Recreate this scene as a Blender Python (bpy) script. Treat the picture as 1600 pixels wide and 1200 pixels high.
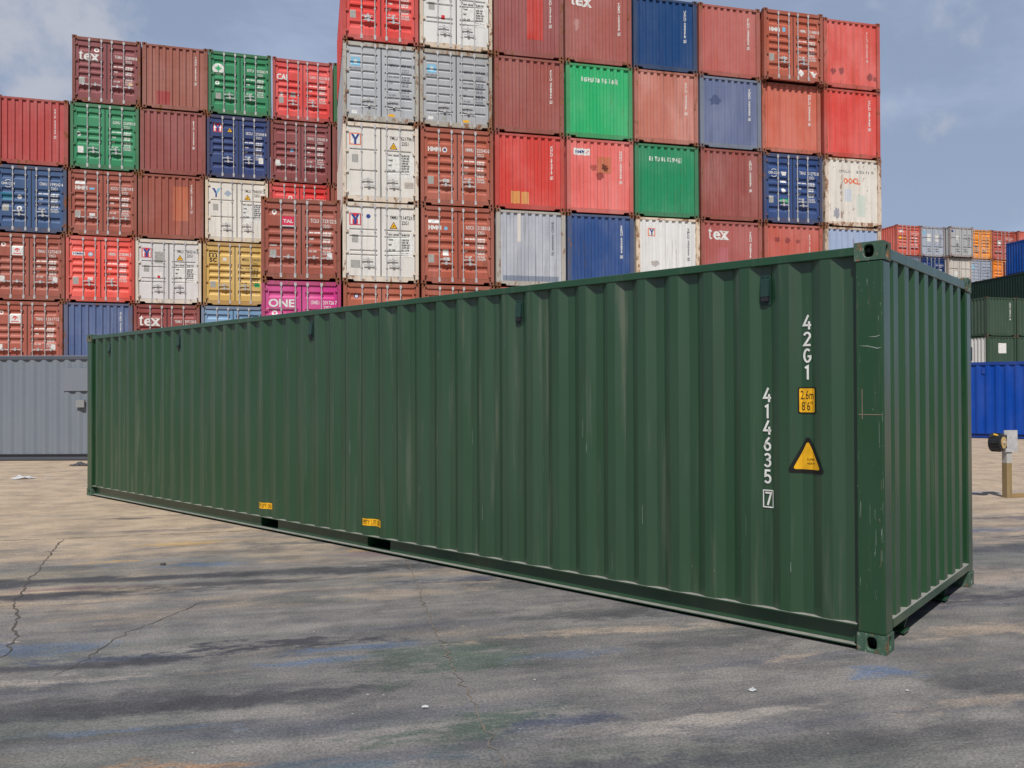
import bpy, bmesh, math, random
from mathutils import Vector, noise as mnoise
R = math.radians
random.seed(7)
for o in list(bpy.data.objects): bpy.data.objects.remove(o)
S = bpy.context.scene
COL = S.collection

# ------------------------------------------------------------------ camera
cam = bpy.data.objects.new('camera', bpy.data.cameras.new('camera')); COL.objects.link(cam)
cam.data.sensor_width = 36.0
cam.data.lens = 1256.14 / 1600 * 36.0
cam.data.clip_end = 3000
cam.rotation_mode = 'XYZ'
cam.location = (0, 0, 1.6559)
from mathutils import Matrix
cam.rotation_euler = (Matrix.Rotation(R(90 + 0.5016), 3, 'X') @ Matrix.Rotation(R(-0.2225), 3, 'Z')).to_euler()
S.camera = cam

# ------------------------------------------------------------------ world, sun, exposure
SUN_AZ, SUN_EL = 186.0, 54.0            # heading clockwise from +Y, elevation
w = bpy.data.worlds.new('World'); S.world = w; w.use_nodes = True
nt = w.node_tree; nt.nodes.clear()
def N(nt, t, **k):
    n = nt.nodes.new(t)
    for a, b in k.items(): setattr(n, a, b)
    return n
out = N(nt, 'ShaderNodeOutputWorld'); bg = N(nt, 'ShaderNodeBackground')
sky = N(nt, 'ShaderNodeTexSky', sky_type='NISHITA', sun_disc=False, sun_elevation=R(SUN_EL), sun_rotation=R(SUN_AZ),
        air_density=1.0, dust_density=0.9, ozone_density=1.4, altitude=0)
tc = N(nt, 'ShaderNodeTexCoord')
mp = N(nt, 'ShaderNodeMapping'); mp.inputs['Scale'].default_value = (1.0, 1.0, 2.2); mp.inputs['Location'].default_value = (0.35, 0.1, 0.42)
nz = N(nt, 'ShaderNodeTexNoise'); nz.inputs['Scale'].default_value = 3.4; nz.inputs['Detail'].default_value = 9; nz.inputs['Roughness'].default_value = .56; nz.inputs['Distortion'].default_value = .25
mr = N(nt, 'ShaderNodeMapRange', interpolation_type='SMOOTHSTEP'); mr.inputs['From Min'].default_value = .44; mr.inputs['From Max'].default_value = .74
mr.inputs['To Min'].default_value = 0.50; mr.inputs['To Max'].default_value = .85
mx = N(nt, 'ShaderNodeMix', data_type='RGBA'); mx.inputs[7].default_value = (10.4, 12.7, 17.6, 1)
nt.links.new(tc.outputs['Generated'], mp.inputs[0]); nt.links.new(mp.outputs[0], nz.inputs['Vector'])
nt.links.new(nz.outputs[0], mr.inputs[0]); sx = N(nt, 'ShaderNodeSeparateXYZ'); nt.links.new(tc.outputs['Generated'], sx.inputs[0])
nd = N(nt, 'ShaderNodeMapRange', interpolation_type='SMOOTHSTEP'); nd.inputs[1].default_value = -.35; nd.inputs[2].default_value = .55; nd.inputs[3].default_value = .12
nt.links.new(sx.outputs[1], nd.inputs[0]); mm = N(nt, 'ShaderNodeMath', operation='MULTIPLY'); nt.links.new(mr.outputs[0], mm.inputs[0]); nt.links.new(nd.outputs[0], mm.inputs[1])
nt.links.new(mm.outputs[0], mx.inputs[0])
# one bank of pale cumulus low in the north-west
vd = N(nt, 'ShaderNodeVectorMath', operation='DISTANCE'); vd.inputs[1].default_value = Vector((-.585, 1, .415)).normalized()
nv = N(nt, 'ShaderNodeVectorMath', operation='NORMALIZE'); nt.links.new(tc.outputs['Generated'], nv.inputs[0]); nt.links.new(nv.outputs[0], vd.inputs[0])
n2 = N(nt, 'ShaderNodeTexNoise'); n2.inputs['Scale'].default_value = 13; n2.inputs['Detail'].default_value = 8; n2.inputs['Roughness'].default_value = .55; nt.links.new(nv.outputs[0], n2.inputs['Vector'])
c1 = N(nt, 'ShaderNodeMapRange', interpolation_type='SMOOTHSTEP'); c1.inputs[1].default_value = .17; c1.inputs[2].default_value = .02; nt.links.new(vd.outputs['Value'], c1.inputs[0])
c0 = N(nt, 'ShaderNodeMath', operation='MULTIPLY_ADD'); c0.inputs[1].default_value = 2.6; c0.inputs[2].default_value = -1.3; nt.links.new(n2.outputs[0], c0.inputs[0])
c2 = N(nt, 'ShaderNodeMath', operation='MULTIPLY_ADD'); c2.inputs[1].default_value = .7; nt.links.new(c1.outputs[0], c2.inputs[0]); nt.links.new(c0.outputs[0], c2.inputs[2])
c3 = N(nt, 'ShaderNodeMapRange', interpolation_type='SMOOTHSTEP'); c3.inputs[1].default_value = .18; c3.inputs[2].default_value = .85; c3.inputs[4].default_value = .92; nt.links.new(c2.outputs[0], c3.inputs[0])
mc = N(nt, 'ShaderNodeMix', data_type='RGBA'); mc.inputs[7].default_value = (10.2, 10.8, 12.4, 1)
nt.links.new(c3.outputs[0], mc.inputs[0]); nt.links.new(sky.outputs[0], mx.inputs[6])
m2 = N(nt, 'ShaderNodeMapRange', interpolation_type='SMOOTHSTEP'); m2.inputs[1].default_value = .50; m2.inputs[2].default_value = .70; m2.inputs[4].default_value = .5; nt.links.new(nz.outputs[0], m2.inputs[0])
m3 = N(nt, 'ShaderNodeMath', operation='MULTIPLY'); nt.links.new(m2.outputs[0], m3.inputs[0]); nt.links.new(nd.outputs[0], m3.inputs[1])
mv = N(nt, 'ShaderNodeMix', data_type='RGBA'); mv.inputs[7].default_value = (7.2, 8.0, 10.2, 1)
nt.links.new(m3.outputs[0], mv.inputs[0]); nt.links.new(mx.outputs[2], mv.inputs[6])
nt.links.new(mv.outputs[2], mc.inputs[6]); nt.links.new(mc.outputs[2], bg.inputs[0]); bg.inputs[1].default_value = 0.053
nt.links.new(bg.outputs[0], out.inputs[0])

sl = bpy.data.lights.new('sun', 'SUN'); sl.energy = 5.0; sl.angle = R(0.5); sl.color = (1, .955, .89)
so = bpy.data.objects.new('sun', sl); COL.objects.link(so)
sd = Vector((math.sin(R(SUN_AZ)) * math.cos(R(SUN_EL)), math.cos(R(SUN_AZ)) * math.cos(R(SUN_EL)), math.sin(R(SUN_EL))))
so.rotation_euler = sd.to_track_quat('Z', 'Y').to_euler(); so.location = (0, -10, 30)
S.view_settings.view_transform = 'Standard'; S.view_settings.look = 'None'; S.view_settings.gamma = 1
S.view_settings.exposure = -0.16; S.view_settings.use_curve_mapping = False

# ------------------------------------------------------------------ helpers
def lin(c):
    g = .3*c[0] + .55*c[1] + .15*c[2]; c = tuple(x + (g-x)*.11 for x in c)
    return tuple(((x / 255) / 12.92 if x / 255 <= .04045 else ((x / 255 + .055) / 1.055) ** 2.4) for x in c)
class MB:
    def __init__(s): s.v = []; s.f = []; s.m = []
    def add(s, vs, fs, mi=0):
        b = len(s.v); s.v += [tuple(p) for p in vs]
        for f in fs: s.f.append(tuple(b + i for i in f)); s.m.append(mi)
        return s
    def box(s, x0, x1, y0, y1, z0, z1, mi=0):
        return s.add([(x0,y0,z0),(x1,y0,z0),(x1,y1,z0),(x0,y1,z0),(x0,y0,z1),(x1,y0,z1),(x1,y1,z1),(x0,y1,z1)],
              [(0,3,2,1),(4,5,6,7),(0,1,5,4),(1,2,6,5),(2,3,7,6),(3,0,4,7)], mi)
    def prism(s, pts, ax, a, b, mi=0):
        # polygon pts in the two other axes, extruded along ax from a to b
        def P(p, t):
            return (t, p[0], p[1]) if ax == 'x' else (p[0], t, p[1]) if ax == 'y' else (p[0], p[1], t)
        n = len(pts)
        return s.add([P(p, a) for p in pts] + [P(p, b) for p in pts],
              [tuple(range(n))[::-1], tuple(range(n, 2*n))] + [(i, (i+1) % n, n+(i+1) % n, n+i) for i in range(n)], mi)
    def cyl(s, p0, p1, r, n=10, mi=0, r1=None):
        p0, p1 = Vector(p0), Vector(p1); d = (p1-p0).normalized(); r1 = r if r1 is None else r1
        a = d.orthogonal().normalized(); b = d.cross(a)
        cs = [(math.cos(2*math.pi*i/n), math.sin(2*math.pi*i/n)) for i in range(n)]
        return s.add([p0+a*(r*c)+b*(r*q) for c, q in cs] + [p1+a*(r1*c)+b*(r1*q) for c, q in cs],
              [tuple(range(n))[::-1], tuple(range(n, 2*n))] + [(i, (i+1) % n, n+(i+1) % n, n+i) for i in range(n)], mi)
    def mesh(s, name, recalc=True, smooth=False):
        me = bpy.data.meshes.new(name); me.from_pydata(s.v, [], s.f)
        for p, m in zip(me.polygons, s.m): p.material_index = m
        if recalc:
            bm = bmesh.new(); bm.from_mesh(me); bmesh.ops.recalc_face_normals(bm, faces=bm.faces); bm.to_mesh(me); bm.free()
        if smooth:
            for p in me.polygons: p.use_smooth = True
        return me
def part(name, me, parent, mats, loc=(0,0,0), label=None, scale=None):
    o = bpy.data.objects.new(name, me); COL.objects.link(o)
    if parent: o.parent = parent
    o.location = loc
    if scale: o.scale = scale
    mats = mats if isinstance(mats, (list, tuple)) else [mats]
    while len(me.materials) < len(mats): me.materials.append(mats[len(me.materials)])
    for i, m in enumerate(mats):
        if me.materials[i] is not m:
            o.material_slots[i].link = 'OBJECT'; o.material_slots[i].material = m
    if label: o['label'] = label
    return o
def tag(o, label, cat, group=None):
    o['label'] = label; o['category'] = cat
    if group: o['group'] = group
    return o
def thing(name, label, cat, loc, rz=0, group=None):
    o = bpy.data.objects.new(name, None); COL.objects.link(o); o.empty_display_size = .2
    o.location = loc; o.rotation_euler = (0, 0, rz)
    return tag(o, label, cat, group)

# ------------------------------------------------------------------ materials
def worn_group():
    g = bpy.data.node_groups.new('worn_paint', 'ShaderNodeTree')
    for nme, tp, dv in (('Color','NodeSocketColor',(.5,.5,.5,1)),('Rust','NodeSocketFloat',.1),('Fade','NodeSocketFloat',.3),('Rough','NodeSocketFloat',.5),('Dent','NodeSocketFloat',.3),('Chip','NodeSocketFloat',.1),('Spec','NodeSocketFloat',.5),('Scale','NodeSocketFloat',1)):
        s = g.interface.new_socket(nme, in_out='INPUT', socket_type=tp); s.default_value = dv
    g.interface.new_socket('Shader', in_out='OUTPUT', socket_type='NodeSocketShader')
    gi = N(g, 'NodeGroupInput'); go = N(g, 'NodeGroupOutput'); L = g.links.new
    geo = N(g, 'ShaderNodeNewGeometry'); sc = N(g, 'ShaderNodeVectorMath', operation='SCALE')
    L(geo.outputs['Position'], sc.inputs[0]); L(gi.outputs['Scale'], sc.inputs['Scale'])
    def noise(scale, vec_scale=(1,1,1), det=4, rough=.55, off=(0,0,0)):
        m = N(g, 'ShaderNodeMapping'); m.inputs['Scale'].default_value = vec_scale; m.inputs['Location'].default_value = off
        L(sc.outputs[0], m.inputs[0])
        n = N(g, 'ShaderNodeTexNoise'); n.inputs['Scale'].default_value = scale; n.inputs['Detail'].default_value = det; n.inputs['Roughness'].default_value = rough
        L(m.outputs[0], n.inputs['Vector']); return n.outputs[0]
    def mth(op, a, b=None, c=None):
        n = N(g, 'ShaderNodeMath', operation=op)
        for i, x in enumerate((a, b, c)):
            if x is None: continue
            if isinstance(x, (int, float)): n.inputs[i].default_value = x
            else: L(x, n.inputs[i])
        return n.outputs[0]
    def rng(x, a, b, c, d, sm=True):
        n = N(g, 'ShaderNodeMapRange', interpolation_type='SMOOTHSTEP' if sm else 'LINEAR')
        for i, q in enumerate((x, a, b, c, d)):
            if isinstance(q, (int, float)): n.inputs[i].default_value = q
            else: L(q, n.inputs[i])
        return n.outputs[0]
    def mix(f, a, b, bt='MIX'):
        n = N(g, 'ShaderNodeMix', data_type='RGBA', blend_type=bt)
        for i, q in ((0, f), (6, a), (7, b)):
            if isinstance(q, (int, float)): n.inputs[i].default_value = q
            elif isinstance(q, tuple): n.inputs[i].default_value = q
            else: L(q, n.inputs[i])
        return n.outputs[2]
    big = noise(.9, (1,1,.6), 3); streak = noise(6, (1,1,.07), 5, .6); fine = noise(28, (1,1,.8), 4, .6)
    # faded paint
    hsv = N(g, 'ShaderNodeHueSaturation'); hsv.inputs['Saturation'].default_value = .8; hsv.inputs['Value'].default_value = 1.16
    L(gi.outputs['Color'], hsv.inputs['Color'])
    ff = mth('MULTIPLY', rng(big, .35, .68, 0, 1), gi.outputs['Fade'])
    c = mix(ff, gi.outputs['Color'], hsv.outputs[0])
    dk = N(g, 'ShaderNodeHueSaturation'); dk.inputs['Saturation'].default_value = .95; dk.inputs['Value'].default_value = .72
    L(gi.outputs['Color'], dk.inputs['Color'])
    c = mix(mth('MULTIPLY', rng(streak, .48, .72, 0, 1), mth('MULTIPLY', gi.outputs['Fade'], .9)), c, dk.outputs[0])
    # pale dust streaks
    st2 = noise(11, (1,1,.05), 4, .6, (3,7,1))
    c = mix(mth('MULTIPLY', rng(st2, .55, .8, 0, 1), mth('MULTIPLY', gi.outputs['Fade'], .18)), c, (.42,.36,.3,1))
    # chips (pale) and rust
    ch = rng(mth('ADD', noise(34, (1,1,.4), 3, .7, (9,2,5)), mth('MULTIPLY', mth('SUBTRACT', big, .5), .25)), mth('SUBTRACT', .84, mth('MULTIPLY', gi.outputs['Chip'], .25)), mth('SUBTRACT', .9, mth('MULTIPLY', gi.outputs['Chip'], .25)), 0, 1)
    c = mix(mth('MULTIPLY', ch, .55), c, (.5,.48,.44,1))
    rn = mth('ADD', mth('MULTIPLY', noise(5.5, (1,1,.55), 6, .68, (4,4,2)), .75), mth('MULTIPLY', noise(3.2, (1.3,1.3,.12), 3, .6, (1,8,3)), .35))
    t0 = mth('SUBTRACT', .86, mth('MULTIPLY', gi.outputs['Rust'], .42))
    rm = rng(rn, t0, mth('ADD', t0, .09), 0, 1)
    rc = mix(rng(fine, .35, .65, 0, 1), (.10,.035,.018,1), (.30,.13,.05,1))
    c = mix(mth('MULTIPLY', rm, .85), c, rc)
    # rust and grime running down from seams
    run = mth('MULTIPLY', rng(noise(9, (1,1,.045), 4, .62, (13,2,6)), .60, .72, 0, 1), rng(noise(1.7, (1,1,.9), 2, .5, (2,6,9)), .46, .62, 0, 1))
    c = mix(mth('MULTIPLY', run, mth('MINIMUM', mth('MULTIPLY', gi.outputs['Rust'], 1.9), .6)), c, (.15,.065,.035,1))
    bs = N(g, 'ShaderNodeBsdfPrincipled')
    L(c, bs.inputs['Base Color'])
    L(mth('ADD', gi.outputs['Rough'], mth('ADD', mth('MULTIPLY', rm, .35), mth('MULTIPLY', mth('SUBTRACT', streak, .5), .25))), bs.inputs['Roughness'])
    L(gi.outputs['Spec'], bs.inputs['Specular IOR Level'])
    bp = N(g, 'ShaderNodeBump'); bp.inputs['Distance'].default_value = .03
    L(mth('ADD', mth('MULTIPLY', noise(2.6, (1,1,1.6), 2, .4), 1), mth('ADD', mth('MULTIPLY', fine, .012), mth('MULTIPLY', rm, .02))), bp.inputs['Height']); L(gi.outputs['Dent'], bp.inputs['Strength'])
    L(bp.outputs[0], bs.inputs['Normal'])
    L(bs.outputs[0], go.inputs[0])
    return g
WG = worn_group()
MATS = {}
def paint(rgb, rust=.1, fade=.35, rough=.5, dent=.25, chip=.1, spec=.4, raw=False, scale=1.0):
    k = (rgb, rust, fade, rough, dent, chip, spec, scale)
    if k in MATS: return MATS[k]
    m = bpy.data.materials.new('worn_paint'); m.use_nodes = True; t = m.node_tree; t.nodes.clear()
    o = N(t, 'ShaderNodeOutputMaterial'); gn = N(t, 'ShaderNodeGroup'); gn.node_tree = WG
    gn.inputs['Color'].default_value = (rgb if raw else lin(rgb)) + (1,)
    for a, b in (('Rust', rust), ('Fade', fade), ('Rough', rough), ('Dent', dent), ('Chip', chip), ('Spec', spec), ('Scale', scale)): gn.inputs[a].default_value = b
    t.links.new(gn.outputs[0], o.inputs[0]); MATS[k] = m
    return m
def plain(name, col, rough=.5, metal=0):
    m = bpy.data.materials.new(name); m.use_nodes = True; b = m.node_tree.nodes['Principled BSDF']
    t = m.node_tree
    g = N(t, 'ShaderNodeNewGeometry'); n = N(t, 'ShaderNodeTexNoise'); n.inputs['Scale'].default_value = 14; n.inputs['Detail'].default_value = 5
    t.links.new(g.outputs['Position'], n.inputs['Vector'])
    mx = N(t, 'ShaderNodeMix', data_type='RGBA'); mx.inputs[6].default_value = tuple(c*.78 for c in col) + (1,); mx.inputs[7].default_value = tuple(min(1, c*1.1) for c in col) + (1,)
    r = N(t, 'ShaderNodeMapRange'); r.inputs[1].default_value = .3; r.inputs[2].default_value = .7
    t.links.new(n.outputs[0], r.inputs[0]); t.links.new(r.outputs[0], mx.inputs[0]); t.links.new(mx.outputs[2], b.inputs['Base Color'])
    b.inputs['Specular IOR Level'].default_value = .3; b.inputs['Roughness'].default_value = rough; b.inputs['Metallic'].default_value = metal
    return m
M_WHITE = plain('white_marking', (.72,.72,.70), .6)
M_BLACK = plain('black_marking', (.010,.010,.011), .8)
M_RUBBER_HOLLOW = plain('black_rubber_and_hollow', (.018,.019,.022), .7)
M_STEEL = plain('galvanised_steel', (.50,.50,.51), .5, .15)
M_YELLOW = plain('yellow_sticker', (.80,.42,.015), .45)
M_PLATE = plain('data_plate', (.36,.36,.34), .5)
M_ORANGE = plain('orange_marking', (.75,.16,.05), .55)
M_LBLUE = plain('pale_blue_marking', (.20,.48,.68), .5)
M_REDM = plain('red_marking', (.60,.03,.05), .5)
M_PINKR = plain('crimson_marking', (.62,.03,.09), .5)
M_NAVY = plain('navy_marking', (.03,.06,.25), .5)
M_GREENM = plain('green_marking', (.03,.40,.14), .5)
M_GREYT = plain('grey_lettering', (.16,.17,.20), .6)
M_WOOD = plain('plywood_floor', (.10,.07,.045), .8)

# ------------------------------------------------------------------ flat lettering and marks
_TC = {}
def text_geo(s, bold=0.0, shear=0.0):
    k = (s, bold, shear)
    if k in _TC: return _TC[k]
    cu = bpy.data.curves.new('t', 'FONT'); cu.body = s; cu.size = 1; cu.offset = bold; cu.shear = shear; cu.resolution_u = 3
    ob = bpy.data.objects.new('t', cu); me = bpy.data.meshes.new_from_object(ob)
    r = ([(v.co.x, v.co.y) for v in me.vertices], [tuple(p.vertices) for p in me.polygons])
    bpy.data.objects.remove(ob); bpy.data.curves.remove(cu); bpy.data.meshes.remove(me)
    _TC[k] = r; return r
CAP = max(v[1] for v in text_geo('H')[0])
def _arc(cx, cy, rx, ry, a0, a1, n=14): return [(cx+rx*math.cos(R(a0+(a1-a0)*i/n)), cy+ry*math.sin(R(a0+(a1-a0)*i/n))) for i in range(n+1)]
GLYPH = {'4': [[(.37,1.0),(.05,.30),(.56,.30)], [(.42,.56),(.42,0)]], '1': [[(.12,.80),(.31,.92),(.31,0)]],
 '2': [_arc(.28,.72,.20,.21,170,-30) + [(.08,.075),(.52,.075)]], '3': [_arc(.27,.74,.19,.19,155,-90) + _arc(.27,.30,.21,.23,90,-155)],
 '5': [[(.48,.925),(.14,.925),(.115,.53)] + _arc(.27,.33,.21,.26,125,-150)], '6': [_arc(.28,.31,.20,.24,0,360,20), [(.42,.95),(.22,.70),(.09,.36)]],
 '7': [[(.05,.925),(.50,.925),(.24,0)]], 'G': [_arc(.29,.5,.22,.43,48,325,18) + [(.50,.30),(.50,.45),(.30,.45)]],
 'H': [[(.1,1),(.1,0)], [(.5,1),(.5,0)], [(.1,.52),(.5,.52)]], 'M': [[(.1,0),(.1,1)], [(.12,.95),(.37,.30),(.62,.95)], [(.64,1),(.64,0)]]}
def hmm_letters(f, u, v, h, w, mi=0, layer=2):
    k = w/(2.0*h)
    for ch, o in (('H', 0), ('M', .6), ('M', 1.32)): f.glyph(ch, u+o*h*k, v, h, .24, mi, k, layer)
    return f
class Flat:
    """flat marks in (u, v), several materials and layers; draped over a wall profile later"""
    def __init__(s): s.items = []
    def text(s, t, u, v, h, sx=.7, bold=0.02, mi=0, align='l', layer=2, shear=0, width=None):
        vs, fs = text_geo(t, bold, shear)
        if not vs: return s
        k = h / CAP; x0 = min(p[0] for p in vs); x1 = max(p[0] for p in vs)
        kx = k * sx if width is None else width / (x1 - x0)
        wd = (x1 - x0) * kx; o = u - (0 if align == 'l' else wd/2 if align == 'c' else wd)
        s.items.append(([(o + (p[0]-x0)*kx, v + p[1]*k) for p in vs], fs, mi, layer)); return s
    def glyph(s, ch, u, v, h, t=.15, mi=0, wd=1.0, layer=2):
        for line in GLYPH[ch]:
            P = [Vector((p[0]*wd, p[1])) for p in line]; n = len(P); pts = []
            for i, p in enumerate(P):
                d0 = (p - P[i-1]).normalized() if i else (P[1]-P[0]).normalized(); d1 = (P[i+1]-p).normalized() if i < n-1 else d0
                nr = Vector((-(d0+d1).y, (d0+d1).x)).normalized(); k = t/2/max(.45, nr.dot(Vector((-d0.y, d0.x))))
                pts.append((p+nr*k, p-nr*k))
            V = [q for a in pts for q in a]
            s.items.append(([(u+q.x*h, v+q.y*h) for q in V], [(2*i, 2*i+1, 2*i+3, 2*i+2) for i in range(n-1)], mi, layer))
        return s
    def column(s, t, u, v, h, pitch, sx=.62, bold=.02, mi=0):
        for i, ch in enumerate(t):
            if ch != ' ': s.text(ch, u, v - h - i*pitch, h, sx, bold, mi, 'c')
        return s
    def poly(s, pts, mi=0, layer=1): s.items.append((list(pts), [tuple(range(len(pts)))], mi, layer)); return s
    def rect(s, u0, u1, v0, v1, mi=0, layer=1): return s.poly([(u0,v0),(u1,v0),(u1,v1),(u0,v1)], mi, layer)
    def disc(s, u, v, r, mi=0, layer=1, n=20): return s.poly([(u+r*math.cos(2*math.pi*i/n), v+r*math.sin(2*math.pi*i/n)) for i in range(n)], mi, layer)
    def ring(s, u, v, r0, r1, mi=0, layer=1, n=24, a0=0, a1=360):
        pts = []; fs = []
        for i in range(n+1):
            a = R(a0 + (a1-a0)*i/n); pts += [(u+r0*math.cos(a), v+r0*math.sin(a)), (u+r1*math.cos(a), v+r1*math.sin(a))]
            if i: fs.append((2*i-2, 2*i-1, 2*i+1, 2*i))
        s.items.append((pts, fs, mi, layer)); return s
    def star(s, u, v, r, n, mi=0, layer=3, k=.35):
        return s.poly([(u+(r if i % 2 == 0 else r*k)*math.sin(math.pi*i/n), v+(r if i % 2 == 0 else r*k)*math.cos(math.pi*i/n)) for i in range(2*n)], mi, layer)
    def frame(s, u0, u1, v0, v1, t, mi=0, layer=2):
        s.rect(u0,u1,v1-t,v1,mi,layer); s.rect(u0,u1,v0,v0+t,mi,layer); s.rect(u0,u0+t,v0+t,v1-t,mi,layer); return s.rect(u1-t,u1,v0+t,v1-t,mi,layer)
    def mesh(s, name, surf):
        bm = bmesh.new()
        for pts, fs, mi, layer in s.items:
            b2 = bmesh.new(); vs = [b2.verts.new((p[0], 0, p[1])) for p in pts]
            for f in fs:
                try: b2.faces.new([vs[i] for i in f])
                except ValueError: pass
            us = [p[0] for p in pts]; zs = [p[1] for p in pts]
            for ax, br in (('u', surf.ub), ('v', surf.vb)):
                lo, hi = (min(us), max(us)) if ax == 'u' else (min(zs), max(zs))
                for q in br:
                    if lo + 1e-5 < q < hi - 1e-5:
                        bmesh.ops.bisect_plane(b2, geom=b2.verts[:]+b2.edges[:]+b2.faces[:], plane_co=(q,0,0) if ax == 'u' else (0,0,q), plane_no=(1,0,0) if ax == 'u' else (0,0,1), dist=1e-6)
            me = bpy.data.meshes.new('x'); b2.to_mesh(me); n0 = len(bm.verts)
            for f in b2.faces: pass
            base = [bm.verts.new(surf.at(v.co.x, v.co.z, .0012*layer + .0008)) for v in me.vertices]
            for p in me.polygons:
                try:
                    f = bm.faces.new([base[i] for i in p.vertices]); f.material_index = mi
                except ValueError: pass
            b2.free(); bpy.data.meshes.remove(me)
        me = bpy.data.meshes.new(name); bm.to_mesh(me); bm.free(); return me
class Surf:
    def __init__(s, fn, ub=(), vb=()): s.at = fn; s.ub = ub; s.vb = vb

# ------------------------------------------------------------------ corrugation profiles
class Corr:
    def __init__(s, pts): s.p = pts                       # [(position, depth)]
    def __call__(s, q):
        P = s.p
        if q <= P[0][0]: return P[0][1]
        for (a, da), (b, db) in zip(P, P[1:]):
            if q <= b: return da + (db-da)*(q-a)/(b-a) if b > a else db
        return P[-1][1]
    @property
    def br(s): return [p[0] for p in s.p]
def corr_side(a, b, c0, n, pitch=.28, depth=.036):
    p = [(a, 0 if c0-.105 > a + .01 else depth)]
    for k in range(n):
        c = c0 + k*pitch
        for q, d in ((c-.105, 0), (c-.035, depth), (c+.035, depth), (c+.105, 0)):
            if a + .002 < q < b - .002: p.append((q, d))
    p.append((b, p[-1][1])); return Corr(p)
def corr_end():
    p = [(.12, .045), (.225, .045)]
    for k in range(8):
        u = .255 + .25*k
        p += [(u, 0), (u+.1, 0), (u+.13, .045), (u+.22, .045)]
    p[-1] = (2.318, .045); return Corr(p)
W, H = 2.438, 2.591
C_END = corr_end()

def casting(wx, wy, hz, n=20):
    """hollow corner casting at the origin corner: outer faces -x and -y carry holes"""
    mb = MB()
    mb.add([(0,0,0),(wx,0,0),(wx,wy,0),(0,wy,0)], [(0,3,2,1)]); mb.add([(0,0,hz),(wx,0,hz),(wx,wy,hz),(0,wy,hz)], [(0,1,2,3)])
    mb.add([(wx,0,0),(wx,wy,0),(wx,wy,hz),(wx,0,hz)], [(0,1,2,3)]); mb.add([(0,wy,0),(wx,wy,0),(wx,wy,hz),(0,wy,hz)], [(3,2,1,0)])
    def face(L, hw, hh, to):
        # slot: upright opening with a round head
        c = L*.5; zc = hz*.5
        hole = []
        for i in range(n):
            a = 2*math.pi*(i+.5)/n; x, z = math.cos(a), math.sin(a)
            m = max(abs(x)/hw, abs(z)/hh); px, pz = x/m, z/m
            e = ((abs(px)/hw)**3 + (abs(pz)/hh)**3) ** (1/3)
            hole.append((c+px/e, zc+pz/e))
        outer = []
        for i in range(n):
            a = 2*math.pi*(i+.5)/n; x, z = math.cos(a), math.sin(a); m = max(abs(x)/(L*.5), abs(z)/(hz*.5)); outer.append((c+x/m, zc+z/m))
        cor = {}
        for i in range(n):
            (a0, b0), (a1, b1) = outer[i], outer[(i+1) % n]
            if abs(a0-a1) > 1e-6 and abs(b0-b1) > 1e-6:
                cor[i] = (0 if min(a0,a1) < 1e-6 else L, 0 if min(b0,b1) < 1e-6 else hz)
        vs = [to(p, 0) for p in outer] + [to(p, 0) for p in hole] + [to(p, .026) for p in hole]
        fs = []
        for i in range(n):
            j = (i+1) % n
            if i in cor: vs.append(to(cor[i], 0)); fs.append((i, len(vs)-1, j, n+j, n+i))
            else: fs.append((i, j, n+j, n+i))
            fs.append((n+i, n+j, 2*n+j, 2*n+i))
        mb.add(vs, fs)
    face(wy, .030, .039, lambda p, t: (t, p[0], p[1]))
    face(wx, .026, .039, lambda p, t: (p[0], t, p[1]))
    me = mb.mesh('corner_casting', recalc=False)
    bm = bmesh.new(); bm.from_mesh(me); bmesh.ops.remove_doubles(bm, verts=bm.verts, dist=1e-5); bmesh.ops.recalc_face_normals(bm, faces=bm.faces); bm.to_mesh(me); bm.free()
    return me
ME_CAST = casting(.162, .178, .118)
def mirrored(me, mx, my):
    c = me.copy()
    for v in c.vertices: v.co = (-v.co.x if mx else v.co.x, -v.co.y if my else v.co.y, v.co.z)
    if mx != my: c.flip_normals()
    return c
ME_CASTS = {(a, b): (ME_CAST if not a and not b else mirrored(ME_CAST, a, b)) for a in (0, 1) for b in (0, 1)}
def add_castings(t, L, mat, rear=True):
    for a in (0, 1):
        for b in ((0, 1) if rear else (0,)):
            for z in (0, H-.118):
                part('corner_casting', ME_CASTS[(a, b)], t, mat, (W*a, L*b, z))

# ------------------------------------------------------------------ shared meshes of the 20 foot container (front at y = 0)
def sill_pts(x0, x1, z0, z1, notch=.19, dz=.06):
    return [(x0, z0+dz), (x0+notch-.02, z0+dz), (x0+notch+.02, z0), (x1-notch-.02, z0), (x1-notch+.02, z0+dz), (x1, z0+dz), (x1, z1), (x0, z1)]
def frame_mesh(L, door):
    mb = MB()
    pw = .115 if door else .15
    for s in (0, 1):
        a, b = (.006, pw) if not s else (W-pw, W-.006)
        mb.box(a, b, .006, .13, .118, H-.118); mb.box(a, b, L-.13, L-.006, .118, H-.118)
        ra, rb = (.012, .075) if not s else (W-.075, W-.012)
        mb.box(ra, rb, .178, L-.178, 2.475, 2.545); mb.box(ra+.02*(1-s), rb-.02*s, .178, L-.178, .03, .165)
    zt = 2.43 if door else 2.475
    mb.box(.162, W-.162, .01, .11, zt, 2.55); mb.box(.162, W-.162, L-.1, L-.02, 2.475, 2.55); mb.box(.162, W-.162, L-.1, L-.02, .03, .17)
    mb.prism(sill_pts(.162, W-.162, .022, .185 if door else .175), 'y', .012, .12)
    mb.box(.1, W-.1, .1, L-.1, .13, .16)
    return mb.mesh('frame')
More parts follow.
